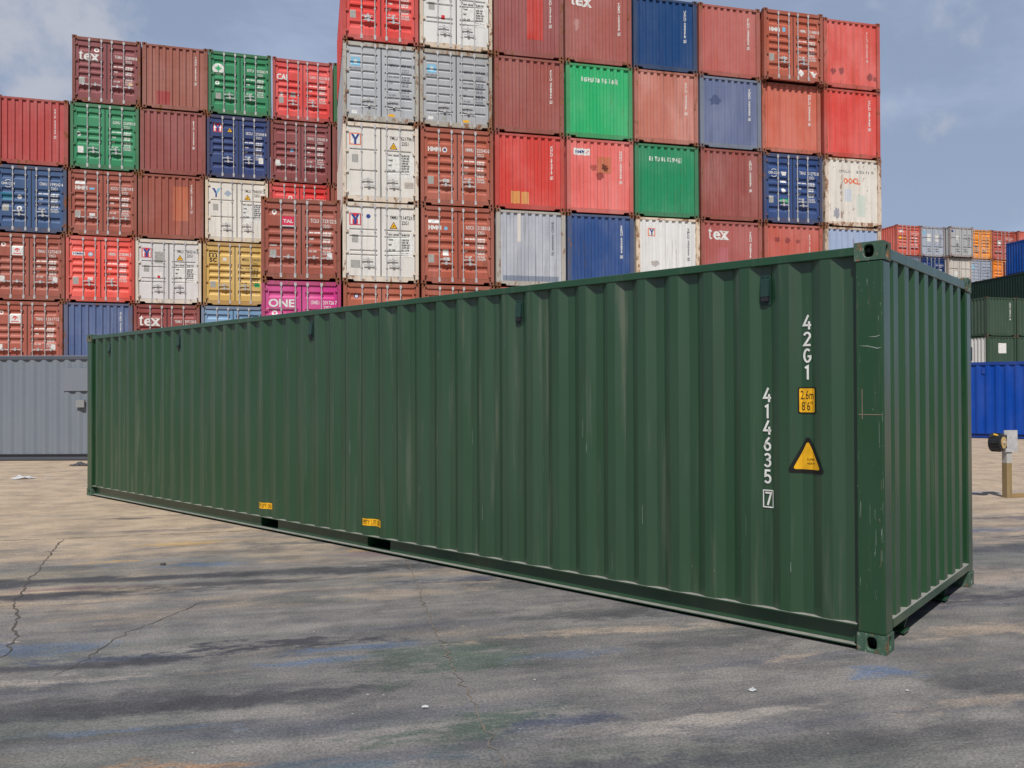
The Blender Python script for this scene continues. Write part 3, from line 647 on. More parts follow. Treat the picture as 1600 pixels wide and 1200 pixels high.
# ------------------------------------------------------------------ the green 40 foot container
MX, MY, MA = 2.3199, 5.0077, 0.855
GREEN = (21, 66, 34)
def build_green():
    t = thing('shipping_container', 'long dark green 40 foot container standing alone on the concrete in front', 'container', (MX, MY, 0), MA)
    L = L40
    pm = paint(GREEN, .02, .85, .40, .04, .06, 1.0); rm = paint((28,72,44), .06, .4, .30, .03, .14, .8)
    dust = plain('sunlit_dust', (.24,.235,.22), .85)  # dust tone, paled so the ledge tops look sunlit
    post = paint((24,68,38), .16, .45, .30, .03, .55, .8, scale=2.2); cm = paint((52,88,68), .70, .9, .55, .1, .95, .6, scale=3.2)
    cs = corr_side(.17, L-.17, .224, 44, .28, .040)
    mb = MB(); P = cs.p
    for (a, da), (b, db) in zip(P, P[1:]):
        ZS = [.165 + (2.516-.165)*i/10 for i in range(11)]
        for i in range(10):
            z0, z1 = ZS[i], ZS[i+1]
            def off(y, z, i): return 0 if i in (0, 10) else .0022 + .0022*mnoise.noise(Vector((y*1.3, z*1.1, 3.7)))
            mb.add([(.012+da+off(a, z0, i), a, z0), (.012+db+off(b, z0, i), b, z0), (.012+db+off(b, z1, i+1), b, z1), (.012+da+off(a, z1, i+1), a, z1)], [(0,1,2,3)])
    me = mb.mesh('side_wall', recalc=False); part('side_wall', me, t, pm); part('side_wall', mirrored(me, 1, 0), t, pm, (W, 0, 0))
    mb = MB(); P = C_END.p
    for (a, da), (b, db) in zip(P, P[1:]):
        mb.add([(a, .014+da, .196), (b, .014+db, .196), (b, .014+db, 2.50), (a, .014+da, 2.50)], [(0,1,2,3)])
    me = mb.mesh('end_wall', recalc=False); part('end_wall', me, t, paint((26,72,39), .0, .6, .36, .03, .10, .65))
    part('rear_wall', MB().box(.13, W-.13, L-.06, L-.03, .17, 2.476).mesh('rear_wall'), t, pm)
    part('roof', MB().box(.06, W-.06, .1, L-.1, 2.532, 2.558).mesh('roof'), t, pm)
    part('floor', MB().box(.12, W-.12, .08, L-.1, .136, .163).mesh('floor'), t, M_WOOD)
    def bev(o, wd=.004, seg=2):
        b = o.modifiers.new('bevel', 'BEVEL'); b.width = wd; b.segments = seg; b.limit_method = 'ANGLE'; b.angle_limit = R(50); return o
    for a in (0, 1):
        for b in (0, 1):
            x0, x1 = (.004, .158) if a == 0 else (W-.158, W-.004); y0, y1 = (.005, .174) if b == 0 else (L-.174, L-.005)
            bev(part('corner_post', MB().box(x0, x1, y0, y1, .118, H-.118).mesh('corner_post'), t, post), .012, 3)
            for z in (0, H-.118):
                c = part('corner_casting', ME_CASTS[(a, b)], t, cm, (W*a, L*b, z)); bev(c, .007, 3)
    for a in (0, 1):
        f = (lambda x: x) if a == 0 else (lambda x: W-x)
        def bx(mb, x0, x1, y0, y1, z0, z1): p, q = sorted((f(x0), f(x1))); mb.box(p, q, y0, y1, z0, z1)
        mb = MB(); bx(mb, .006, .066, .178, L-.178, 2.512, 2.568); bev(part('top_side_rail', mb.mesh('top_side_rail'), t, rm), .006)
        mb = MB(); bx(mb, .003, .10, .178, L-.178, .156, .164); bx(mb, .006, .066, .178, L-.178, .024, .031)
        ys = [.178, 4.775, 5.14, 6.80, 7.165, L-.178]
        for y0, y1 in ((ys[0], ys[1]), (ys[2], ys[3]), (ys[4], ys[5])): bx(mb, .062, .067, y0, y1, .031, .156)
        mb.m = [1 if f in (1, 7) else 0 for f in range(len(mb.f))]  # flange tops only: dust with the lit brightness painted in
        o = part('bottom_side_rail', mb.mesh('bottom_side_rail'), t, [rm, dust])
        for y0, y1 in ((4.775, 5.14), (6.80, 7.165)):
            mb = MB()
            bx(mb, .068, 1.15, y0, y0+.006, .032, .139); bx(mb, .068, 1.15, y1-.006, y1, .032, .139); bx(mb, .068, 1.15, y0+.006, y1-.006, .032, .038); bx(mb, 1.14, 1.15, y0+.006, y1-.006, .038, .139)
            part('forklift_pocket', mb.mesh('forklift_pocket'), t, rm)
    bev(part('top_end_rail', MB().box(.162, W-.162, .008, .07, 2.488, 2.560).mesh('top_end_rail'), t, rm), .006)
    mb = MB(); mb.box(.158, W-.158, .002, .075, .138, .198); mb.m[1] = 1  # sill top gets the same dusty, painted-in brightness
    bev(part('end_sill', mb.mesh('end_sill'), t, [rm, dust]), .004)
    # gooseneck tunnel cheeks under the end
    for x in (.60, 1.70):
        mb = MB(); mb.prism([(.03, .137), (.13, .137), (.10, .03), (.06, .03)], 'x', x-.006, x+.006); mb.box(x-.10, x+.02, .03, .22, .018, .029)
        part('gooseneck_cheek', mb.mesh('gooseneck_cheek'), t, rm)
    # ventilators high in the recesses
    for y in (.784, 3.024, 6.104, 9.184, 11.424):
        mb = MB(); x0 = .050
        mb.box(x0-.006, x0, y-.037, y+.037, 2.245, 2.452)
        mb.prism([(x0-.006, 2.425), (x0-.020, 2.415), (x0-.030, 2.30), (x0-.006, 2.30)], 'y', y-.030, y+.030)
        for q in (-.018, .018): mb.cyl((x0-.012, y+q, 2.438), (x0-.006, y+q, 2.438), .005, 8)
        mb.cyl((x0-.012, y, 2.258), (x0-.006, y, 2.258), .005, 8)
        v = part('ventilator', mb.mesh('ventilator'), t, paint((30,58,52), .05, .3, .38, .05, .12, .5))
        part('vent_opening', MB().box(x0-.0275, x0-.006, y-.027, y+.027, 2.268, 2.2995).mesh('vent_opening'), v, M_RUBBER_HOLLOW)  # black block painted in for the shaded hollow of the open hood
    # markings: u runs towards the near end, i.e. u = -y
    ss = Surf(lambda u, v, o: (.012 + cs(-u) - o, -u, v), [-q for q in cs.br])
    f = Flat()
    for i, ch in enumerate('42G1'): f.glyph(ch, -.527, 2.060-.1115*i, .096, .145)
    part('size_lettering', f.mesh('size_lettering', ss), t, M_WHITE)
    f = Flat()
    for i, ch in enumerate('414635'): f.glyph(ch, -.808, 1.573-.1125*i, .098, .145)
    f.glyph('7', -.803, .862, .092, .14).frame(-.815, -.737, .845, .968, .008)
    part('serial_lettering', f.mesh('serial_lettering', ss), t, M_WHITE)
    f = Flat()
    def rrect(u0, u1, v0, v1, r, mi, ly):
        pts = []
        for cx, cy, a in ((u1-r, v1-r, 0), (u0+r, v1-r, 90), (u0+r, v0+r, 180), (u1-r, v0+r, 270)):
            pts += [(cx+r*math.cos(R(a+q)), cy+r*math.sin(R(a+q))) for q in (0, 30, 60, 90)]
        f.poly(pts, mi, ly)
    rrect(-.561, -.441, 1.498, 1.674, .012, 0, 1); rrect(-.553, -.449, 1.506, 1.666, .008, 1, 2)
    f.text('2,6m', -.545, 1.594, .056, 1, .0, 0, width=.088, layer=3).text("8'6\"", -.538, 1.520, .056, 1, .0, 0, width=.072, layer=3)
    part('height_sticker', f.mesh('height_sticker', ss), t, [M_BLACK, M_YELLOW])
    f = Flat()
    def rtri(u, v0, hw, h, r, mi, ly):
        A = [(u-hw, v0), (u+hw, v0), (u, v0+h)]; pts = []
        cx, cy = u, v0+h/3
        for i, (px, py) in enumerate(A):
            d = Vector((cx-px, cy-py)).normalized(); c = Vector((px, py)) + d*r*1.9
            base = math.degrees(math.atan2(-d.y, -d.x))
            pts += [(c.x+r*math.cos(R(base+q)), c.y+r*math.sin(R(base+q))) for q in (-58, -30, 0, 30, 58)]
        f.poly(pts, mi, ly)
    rtri(-.500, 1.100, .128, .256, .020, 0, 1); rtri(-.500, 1.124, .092, .190, .011, 1, 2)
    f.text('SUPER', -.505, 1.185, .014, 1, .0, 0, 'l', 3, width=.055).text('HEAVY', -.505, 1.158, .014, 1, .0, 0, 'l', 3, width=.055)
    part('warning_sticker', f.mesh('warning_sticker', ss), t, [M_BLACK, M_YELLOW])
    for u0, z0, tx in ((-7.19, .258, 'EMPTY LIFT ONLY'), (-5.17, .265, 'EMPTY LIFT ONLY')):
        f = Flat().rect(u0, u0+.30, z0, z0+.072, 0, 1).text(tx, u0+.008, z0+.014, .045, 1, .0, 1, width=.285, layer=2)
        part('forklift_sticker', f.mesh('forklift_sticker', ss), t, [M_YELLOW, M_BLACK])
    # chipped weld spots on the top rail, scrapes on the near post
    f = Flat(); sp = Surf(lambda u, v, o: (.0042 - o, -u, v))
    rd = random.Random(4)
    for _ in range(46):
        u = -rd.choice([.016, .02, .155, .165, .03, .06, .1]) + rd.gauss(0, .006); u = min(-.012, max(-.168, u)); z = rd.choice([rd.uniform(.14, 1.3), rd.uniform(.14, 2.4)]); h = abs(rd.gauss(.02, .05)) + .006; wd = rd.uniform(.0006, .0022)
        f.poly([(u, z), (u+wd, z+.004), (u+wd*.7+rd.gauss(0,.002), z+h), (u-wd*.3, z+h*.8)], rd.choice([0, 0, 0, 1]), 1)
    f.rect(-.157, -.018, 1.497, 1.501, 1, 1); f.rect(-.137, -.133, 1.47, 1.66, 1, 1)
    f.poly([(-.155,1.935),(-.10,1.928),(-.04,1.912),(-.02,1.918),(-.02,1.922),(-.04,1.919),(-.1,1.935)], 0, 1)
    f.poly([(-.10,1.99),(-.05,1.985),(-.025,1.995),(-.025,2.0),(-.05,1.992)], 0, 1)
    fw = Flat()
    for _ in range(70):
        k = rd.randrange(-1, 38); u = -(.784 + .28*k + rd.choice([-.105, .105, -.14, .14, .02])) ; z = rd.choice([rd.uniform(.2, 1.2), rd.uniform(.2, 2.4)]); h = rd.choice([.006, .008, .02, .07, .15]); wd = rd.uniform(.0015, .004)
        fw.poly([(u, z), (u+wd, z+.002), (u+wd*.8, z+h), (u+wd*.1, z+h*.9)], 0, 1)
    part('scuff_mark', fw.mesh('scuff_mark', ss), t, plain('pale_scuff', (.20,.26,.22), .6))
    part('scrape_mark', f.mesh('scrape_mark', sp), t, [plain('bare_scrape', (.22,.28,.24), .6), plain('rusty_scrape', (.26,.19,.145), .8)])
    return t
build_green()

# ------------------------------------------------------------------ container stacks behind
FX, FY, FA, FP, FLEAN = -7.8204, 25.016, 0.2428, 2.5067, -.0118
BX, BY, BA, BP, BLEAN = -19.761, 30.1925, 0.2873, 2.4795, .0706
F_OFF = {1: .02, 2: .0, 3: .0, 4: -.01, 5: -.02, 6: -.01, 7: -.03, 8: .03}
def slot(row, col, tier):
    x0, y0, a, p, ln = (FX, FY, FA, FP, FLEAN) if row == 'F' else (BX, BY, BA, BP, BLEAN)
    rd = random.Random(col*31 + tier*7 + (row == 'F'))
    s = col*p + ln*(tier-.5) + (p-W)/2 + rd.gauss(0, .008) + (F_OFF.get(col, 0)*(tier-3)/2 if row == 'F' else 0)
    dp = rd.gauss(0, .015)
    return (x0 + s*math.cos(a) - dp*math.sin(a), y0 + s*math.sin(a) + dp*math.cos(a), (tier-1)*H), a
GF, GB = 'containers in the tall stack behind the green one', 'containers in the left stack behind'
def wallmark(c, idt, mat=M_WHITE, u=1.98, z=2.22):
    f = Flat().column(idt[0], u, z, .078, .092, .82, .045).column(idt[1], u, z-.092*(len(idt[0])+.6), .078, .092, .82, .045)
    v = z - .092*(len(idt[0])+len(idt[1])+1.4) - .078
    f.text(idt[2], u, v, .076, .8, .045, 0, 'c').frame(u-.042, u+.042, v-.016, v+.094, .010)
    decal('serial_lettering', f, c['sw'], [mat], c['w'])
def patch(c, u0, u1, z0, z1, rgb, rust=.1, fade=.6):
    decal('repair_patch', Flat().rect(u0, u1, z0, z1), c['sw'], [paint(rgb, rust, fade, .6, .1, .2, .3)], c['w'])
def blot(c, u, z, r, rgb, seed, sy=1.0):
    rd = random.Random(seed); n = 22
    pts = [(u + r*rd.uniform(.55, 1.15)*math.cos(2*math.pi*i/n), z + sy*r*rd.uniform(.55, 1.15)*math.sin(2*math.pi*i/n)) for i in range(n)]
    f = Flat(); k = len(pts)
    f.items.append((pts + [(u, z)], [(i, (i+1) % k, k) for i in range(k)], 0, 1))
    decal('stain_mark', f, c['sw'], [paint(rgb, .25, .7, .7, .1, .3, .3)], c['w'])
def F(col, tier, kind, rgb, label, **k):
    loc, a = slot('F', col, tier); dy = k.pop('dy', 0)
    loc = (loc[0] + dy*math.sin(a), loc[1] - dy*math.cos(a), loc[2])
    return container20(loc, a, kind, rgb, label, GF, **k)
def B(col, tier, kind, rgb, label, **k):
    loc, a = slot('B', col-1, tier); return container20(loc, a, kind, rgb, label, GB, **k)
WHITE_Y, MAERSK = (208,204,197), (160,167,184)

# ---- tall stack, doors
c = F(0, 3, 'door', (142,66,58), 'brown container with a red square badge reading TAL, on the magenta one')
dec_std(c, ('TCLU', '733122', '5'), M_WHITE); plate(c, .26, .70); plate(c, 2.02, .69, .15, .2, 1, M_WHITE)
f = Flat().rect(.64, 1.0, 1.72, 2.0, 0, 1).rect(.64, 1.0, 1.67, 1.715, 1, 1).rect(.64, 1.0, 1.645, 1.668, 2, 1).text('TAL', .82, 1.80, .10, 1, .03, 1, 'c', width=.31)
decal('logo', f, c['s0'], [M_PINKR, M_WHITE, M_NAVY], c['d0'])
f = Flat().ring(.40, 2.13, .035, .075, 0).poly([(.36,2.07),(.44,2.07),(.40,2.02)], 0, 1).rect(.26,.48,1.07,1.11,0,1); decal('sticker', f, c['s0'], [M_WHITE], c['d0'])
c = F(0, 2, 'door', (205,44,132), 'magenta container with large white letters ONE on its left door')
dec_std(c, ('ONEU', '201726', '7'), M_WHITE)
f = Flat().text('ONE', .22, 1.74, .23, 1, .03, 0, width=.78).rect(.16, 1.0, 1.665, 1.69, 0, 1); f.ring(.40, 1.54, .04, .085, 0); decal('logo', f, c['s0'], [M_WHITE], c['d0'])

c = F(1, 6, 'door', (222,58,52), 'bright red container with doors at the top left corner of the tall stack', frust=.55)
dec_std(c, ('GESU', '312604', '8'), M_WHITE); plate(c, .24, .72, .18, .26); plate(c, .70, .72, .2, .1, 0, M_WHITE)
def maersk(c, idt):
    dec_std(c, idt, M_GREYT)
    f = Flat().rect(.26, .55, 1.78, 2.06, 0, 1).star(.405, 1.92, .115, 7, 1); decal('logo', f, c['s0'], [M_LBLUE, M_WHITE], c['d0'])
    decal('logo_lettering', Flat().text('MAERSK', .21, 1.68, .06, 1, .02, 0, width=.42), c['s0'], [M_GREYT], c['d0'])
    plate(c, 1.45, .22, .2, .08, 1, M_YELLOW); plate(c, .28, .24, .17, .11, 0, M_WHITE); plate(c, .75, .24, .15, .12)
c = F(1, 5, 'door', (168,172,178), 'blue-grey container with star badge and serial MRKU 888 863 1', style='M', rust=.10, frame_rgb=(165,160,150), frust=.72)
maersk(c, ('MRKU', '888 863', '1'))
c = F(2, 5, 'door', (162,165,170), 'grey container with star badge and serial MRKU 757 003 5', style='M', rust=.12, frame_rgb=(160,152,140), frust=.72)
maersk(c, ('MRKU', '757 003', '5'))
def yming(c, idt, red=True, tri=True, badge=True):
    dec_std(c, idt, M_BLACK, 2.06, 1.53, .165)
    f = ylogo(Flat(), .22, 1.82, .37, solid=red) if badge else Flat()
    if badge: decal('logo', f, c['s0'], [M_REDM if red else M_ORANGE, M_WHITE, M_NAVY], c['d0'])
    if tri: warn(c, 1.50, 1.75, .26)
    plate(c, .30, 1.26, .2, .26)
    decal('weight_panel', Flat().rect(1.43, 2.28, .84, 1.58, 0, .2), c['s1'], [M_WHITE], c['d1'])
c = F(1, 4, 'door', WHITE_Y, 'white container with orange bordered Y badge and serial YMLU 621796 0', style='B', rust=.05, frame_rgb=(206,190,172), frust=.68)
yming(c, ('YMLU', '621796', '0'), False); plate(c, 1.98, .50, .3, .2, 1, plain('beige_plate', (.45,.40,.36)))
c = F(1, 3, 'door', (210,207,202), 'white container with red Y badge, serial YMMU 114723 0', style='C', rust=.06, frame_rgb=(205,192,175), frust=.64)
yming(c, ('YMMU', '114723', '0'), True); decal('sticker', Flat().disc(.82, 2.12, .07), c['s0'], [M_NAVY], c['d0']); plate(c, .26, .45, .3, .25)
c = F(1, 2, 'door', (178,92,68), 'orange-brown container peeping over the green roof, under the white YMMU one', rust=.2)
decal('sticker', Flat().disc(.42, 2.14, .08, 0).disc(.42, 2.14, .05, 1, 2), c['s0'], [M_NAVY, M_WHITE], c['d0'])
c = F(2, 6, 'door', (212,212,210), 'white container with doors at the top of the tall stack, above a grey star badge', style='C', rust=.05, frame_rgb=(200,182,160), frust=.7)
yming(c, ('YMLU', '530218', '6'), True); decal('sticker', Flat().rect(.72, .84, .98, 1.12), c['s0'], [M_REDM], c['d0'])
def hmm(c, idt, blue=True, top=False):
    dec_std(c, idt, M_WHITE); decal('logo', hmm_letters(Flat(), .24, 1.78, .15, .42), c['s0'], [M_WHITE], c['d0'])
    plate(c, .24, .70, .19, .26); plate(c, .74, .78, .2, .1, 0, M_WHITE)
    if top: decal('sticker', Flat().rect(.24, .62, 1.99, 2.12, 0, 1).poly([(.3,2.03),(.42,2.06),(.56,2.10),(.40,2.08)], 1, 2), c['s0'], [M_WHITE, M_NAVY], c['d0'])
c = F(2, 4, 'door', (172,84,62), 'orange-brown container lettered HMM with round white sticker, under a grey star badge one', frust=.45)
hmm(c, ('HMMU', '223345', '0')); decal('sticker', Flat().ring(.80, 1.85, .05, .085, 0).disc(.80, 1.85, .04, 1), c['s0'], [M_WHITE, M_NAVY], c['d0'])
c = F(2, 3, 'door', (170,80,58), 'orange-brown container lettered HMM with small blue oval sticker, serial KOCU 212821 3', frust=.45)
hmm(c, ('KOCU', '212821', '3'), top=True); decal('sticker', Flat().disc(.82, 1.84, .06), c['s0'], [M_LBLUE], c['d0']); plate(c, .72, .94, .19, .2, 0, M_WHITE)
c = F(2, 2, 'door', (172,88,66), 'orange-brown container showing only a sliver above the green roof, right of its orange-brown neighbour', rust=.2)
# ---- tall stack, corrugated end walls
c = F(3, 6, 'wall', (140,68,74), 'maroon container with bright red repair patch, at the top of the tall stack')
wallmark(c, ('TEXU', '247456', '0')); patch(c, 1.16, 1.72, .62, 2.30, (196,45,34), .06, .5)
c = F(3, 5, 'wall', (144,72,72), 'maroon container with serial FCIU 498966 2, right of the grey star badge containers')
wallmark(c, ('FCIU', '498966', '2'))
c = F(3, 4, 'wall', (212,62,54), 'bright red container with orange patch low on its end wall', frust=.42)
wallmark(c, ('XHCU', '274419', '2'))
patch(c, .55, .88, .20, .62, (212,142,76), .12); patch(c, .92, 1.18, .20, .61, (214,146,80), .12)
c = F(3, 3, 'wall', (165,170,182), 'pale grey container with streaky end wall and dark grey serial MAXU, beside brown doors', rust=.10, fade=.9, frame_rgb=(165,160,152), frust=.6)
wallmark(c, ('MAXU', '240003', '7'), M_GREYT); patch(c, .24, 2.2, .18, .36, (120,130,150), .1); patch(c, .74, .86, 1.5, 2.44, (205,198,190), .1)
c = F(4, 6, 'wall', (152,78,78), 'maroon container with white letters tex, at the top of the tall stack')
wallmark(c, ('TGBU', '250398', '5')); decal('logo', texlogo(Flat(), .22, 1.97, .42), c['sw'], [M_WHITE], c['w']); blot(c, .42, 1.35, .10, (178,120,112), 5, 2.4)
c = F(4, 5, 'wall', (32,176,104), 'bright green container with white serial EGHU 389536 6', frust=.5)
f = Flat()
for ch, u in zip('EGHU389536', (.60,.72,.85,.96,1.10,1.20,1.34,1.46,1.60,1.72)): f.text(ch, u, 1.97, .13, .72, .05, 0, 'c')
f.text('6', 1.84, 1.97, .12, .55, .03, 0, 'c').frame(1.79, 1.90, 1.945, 2.115, .013); decal('serial_lettering', f, c['sw'], [M_WHITE], c['w'])
c = F(4, 4, 'wall', (226,102,96), 'salmon red container with white sticker and brown rusty blotch in the middle', frust=.5)
wallmark(c, ('HMMU', '200908', '5'))
decal('logo', Flat().rect(.25, .84, 1.99, 2.22, 0, 1).text('HMM', .30, 2.05, .11, 1, .015, 1, shear=.25, width=.36, layer=2).poly([(.68,2.07),(.80,2.16),(.81,2.13),(.72,2.07)], 2, 2), c['sw'], [M_WHITE, M_NAVY, M_PINKR], c['w'])
patch(c, 1.13, 1.62, 1.40, 1.98, (198,104,70), .2, .6); blot(c, .98, 1.58, .13, (176,72,62), 1, 1.1); blot(c, 1.38, 1.60, .14, (112,52,42), 2); blot(c, 1.22, 1.32, .16, (158,56,50), 3, .9)
c = F(4, 3, 'wall', (42,78,142), 'royal blue container with scuffed end wall just above the green roof', rust=.12, fade=.8, frame_rgb=(70,84,120), frust=.6)
wallmark(c, ('SEGU', '240899', '8'))
c = F(5, 6, 'wall', (18,66,124), 'deep blue container at the top of the tall stack', frust=.4)
wallmark(c, ('UACU', '340378', '2'))
c = F(5, 5, 'wall', (178,104,96), 'faded pinkish brown container right of the bright green one', rust=.14, fade=.8)
wallmark(c, ('TCLU', '424267', '2'))
c = F(5, 4, 'wall', (28,142,94), 'mid green container with white serial EITU 061294 6', frust=.5, fade=.6)
f = Flat()
for ch, u in zip('EITU061294', (.58,.68,.80,.91,1.04,1.14,1.26,1.36,1.48,1.59)): f.text(ch, u, 1.98, .13, .72, .05, 0, 'c')
f.text('6', 1.71, 1.98, .12, .55, .03, 0, 'c').frame(1.66, 1.77, 1.955, 2.125, .013); decal('serial_lettering', f, c['sw'], [M_WHITE], c['w'])
c = F(5, 3, 'wall', (212,212,212), 'white container with small Y badge on its end wall, rusty corner posts', rust=.14, frame_rgb=(212,190,165), frust=.75)
wallmark(c, ('YMLU', '240477', '2'), M_GREYT, 2.0); decal('logo', ylogo(Flat(), .46, 1.90, .27, solid=False), c['sw'], [M_ORANGE, M_WHITE, M_NAVY], c['w']); blot(c, .72, .95, .2, (170,165,160), 9, .6)
c = F(6, 6, 'wall', (170,84,84), 'rose brown container at the top of the tall stack, between deep blue and brown doors')
wallmark(c, ('SLHU', '240606', '3'))
c = F(6, 5, 'wall', (102,114,152), 'dusty slate blue container with dark smudge on its end wall', rust=.10, fade=.8, frame_rgb=(110,120,140), frust=.55)
wallmark(c, ('TGBU', '309908', '6')); blot(c, .62, 1.72, .24, (72,88,130), 12, .9)
c = F(6, 4, 'wall', (140,66,68), 'maroon container with pale scuffed ribs, left of the dark blue doors', rust=.14, fade=.8)
wallmark(c, ('SMCU', '240047', '4'))
c = F(6, 3, 'wall', (158,76,80), 'maroon container with white letters tex, just above the green roof')
wallmark(c, ('TEXU', '420317', '5')); decal('logo', texlogo(Flat(), .30, 1.90, .44), c['sw'], [M_WHITE], c['w']); patch(c, .70, 1.06, 1.0, 1.62, (178,92,98), .05)
c = F(7, 6, 'door', (182,86,62), 'orange-brown container lettered HMM at the top of the tall stack, doors standing proud', dy=.22, frust=.4)
hmm(c, ('HMMU', '214081', '0')); decal('sticker', Flat().rect(.78, .90, 1.80, 1.96), c['s0'], [M_LBLUE], c['d0'])
decal('hazard_sticker', Flat().poly([(1.42,.36),(1.54,.50),(1.67,.34),(1.55,.20)], 0, 1).poly([(1.88,.46),(1.98,.42),(2.04,.46),(2.08,.38),(2.22,.40),(2.10,.26),(2.18,.22),(2.06,.22)], 0, 1), c['s1'], [M_WHITE], c['d1'])
c = F(7, 5, 'wall', (204,98, 76), 'salmon orange container under the brown HMM doors')
wallmark(c, ('OOLU', '040230', '5'))
c = F(7, 4, 'door', (40,70,128), 'dark blue container with doors and green sticker, between the maroon and rusty white ones')
def cmalogo(c):
    f = Flat().text('CMA CGM', .22, 1.80, .09, 1, .02, 0, width=.44).ring(.45, 1.84, .135, .155, 0, 1, 12, 50, 140).ring(.44, 1.85, .135, .155, 0, 1, 12, 230, 320)
    decal('logo', f, c['s0'], [M_WHITE], c['d0'])
dec_std(c, ('TRHU', '112792', '0'), M_WHITE); cmalogo(c); plate(c, .24, .74, .18, .26)
decal('sticker', Flat().rect(.68, 1.02, .76, .90), c['s0'], [M_GREENM], c['d0']); decal('sticker', Flat().disc(.84, 1.22, .085, 0).rect(.72,.96,1.50,1.58, 0).poly([(.72,1.90),(.96,1.90),(.92,1.76),(.78,1.76)], 0), c['s0'], [M_WHITE], c['d0'])
c = F(7, 3, 'wall', (178,78,72), 'brick red container just above the green roof, right of the maroon tex one', rust=.16)
wallmark(c, ('TCLU', '240672', '8'), u=1.9); blot(c, .56, 2.0, .12, (148,60,58), 21); blot(c, .98, 1.98, .11, (150,60,58), 22); blot(c, 1.4, 1.96, .1, (150,60,58), 23)
c = F(8, 6, 'wall', (218,84,74), 'red container with dark round scorch marks, top right corner of the tall stack', fade=.5)
wallmark(c, ('TLLU', '201466', '5'), u=1.9)
for u, z, r in ((.40, .62, .13), (.78, .66, .13), (2.0, .52, .14), (2.24, .48, .09)): blot(c, u, z, r, (150,62,60), int(u*50), 1.1)
c = F(8, 5, 'wall', (220,68,58), 'bright red container at the right edge of the tall stack, above the rusty white one')
wallmark(c, ('TCLU', '201466', '0'), u=1.98)
c = F(8, 4, 'wall', (212,206,196), 'white container streaked with rust, orange letters OOCL, right edge of the tall stack', rust=.42, fade=.6, frame_rgb=(205,185,165), frust=.8)
decal('logo', Flat().text('OOCL', .80, 1.62, .2, 1, .03, 0, width=.72), c['sw'], [M_ORANGE], c['w'])
decal('serial_lettering', Flat().text('OOLU', .62, 2.03, .09, 1, .01, 0, width=.5).text('820115', 1.35, 2.03, .09, 1, .01, 0, width=.75), c['sw'], [M_GREYT], c['w'])
patch(c, .84, 1.18, .95, 1.42, (190,198,206), .25); patch(c, 1.40, 1.74, .4, 1.2, (190,200,190), .25); blot(c, .52, .5, .16, (150,152,165), 31, 1.3)
c = F(8, 3, 'wall', (152,170,202), 'light blue container just above the green roof, under the rusty white one', rust=.22, frame_rgb=(190,170,150), frust=.75)

# ---- left stack
c = B(1, 5, 'wall', (168,58,64), 'red container with plain end wall at the top of the leftmost column')
wallmark(c, ('CAIU', '609988', '2'))
c = B(1, 4, 'door', (58,88,134), 'blue container with doors and a turquoise patch in the leftmost column')
dec_std(c, ('CMAU', '199543', '4'), M_WHITE); cmalogo(c)
decal('repair_patch', Flat().rect(.2, .58, 1.22, 1.50), c['s0'], [paint((20,110,140), .05)], c['d0']); plate(c, .24, .80, .22, .26); decal('sticker', Flat().ring(.82, .92, .04, .09, 0).disc(.82,1.36,.08,0), c['s0'], [M_WHITE], c['d0'])
def trhu(c, num, chk):
    dec_std(c, ('TRHU', num, chk), M_WHITE)
    decal('logo', Flat().rect(.62, 1.0, 1.72, 2.08, 0, 1).ring(.81, 1.90, .05, .09, 1, 2, 12, 0, 180).rect(.79, .83, 1.84, 1.96, 1, 2).rect(.68, .94, 1.77, 1.80, 1, 2), c['s0'], [M_WHITE, M_REDM], c['d0'])
    plate(c, .24, .70, .15, .22, 0, M_WHITE); plate(c, 2.02, .72, .16, .2, 1, M_WHITE); decal('sticker', Flat().ring(.34, 2.12, .04, .08, 0), c['s0'], [M_WHITE], c['d0'])
c = B(1, 3, 'door', (146,72,64), 'brown container with white square logo, serial TRHU 127543, in the leftmost column'); trhu(c, '127543', '9')
c = B(1, 2, 'door', (156,72,62), 'brown container with white square logo, serial TRHU 126171 2, above the grey container'); trhu(c, '126171', '2')
c = B(2, 6, 'door', (122,58,70), 'maroon container with doors and white letters tex, top left corner of the left stack', frame_rgb=(128,70,64))
dec_std(c, ('TGBU', '208908', '8'), M_WHITE); decal('logo', texlogo(Flat(), .24, 1.66, .39), c['s0'], [M_WHITE], c['d0'])
decal('sticker', Flat().ring(.85, 2.10, .04, .09, 0), c['s0'], [M_WHITE], c['d0']); plate(c, .24, .74, .2, .26); plate(c, 2.0, .82, .14, .08, 1, M_YELLOW)
c = B(2, 5, 'door', (36,136,88), 'green container with doors, serial EGHU 326985 0, between two brown ones', frust=.45)
dec_std(c, ('EGHU', '326985', '0'), M_WHITE); plate(c, .26, .62, .2, .26, 0, M_WHITE); decal('sticker', Flat().ring(.28, 1.36, .035, .085, 0), c['s0'], [M_WHITE], c['d0'])
c = B(2, 4, 'door', (146,70,62), 'brown container lettered HMM with blue and white sticker, serial KOCU 228719 5'); hmm(c, ('KOCU', '228719', '5'), top=True)
decal('sticker', Flat().rect(.74, .92, 1.80, 1.88), c['s0'], [M_LBLUE], c['d0'])
c = B(2, 3, 'door', (236,76,62), 'bright orange-red container with doors, white HMM sticker and round blue sticker', frust=.4)
dec_std(c, ('HMMU', '278084', '2'), M_WHITE); decal('logo', Flat().rect(.22, .66, 1.80, 1.94, 0, 1).text('HMM', .26, 1.83, .085, 1, .015, 1, width=.34), c['s0'], [M_WHITE, M_NAVY], c['d0'])
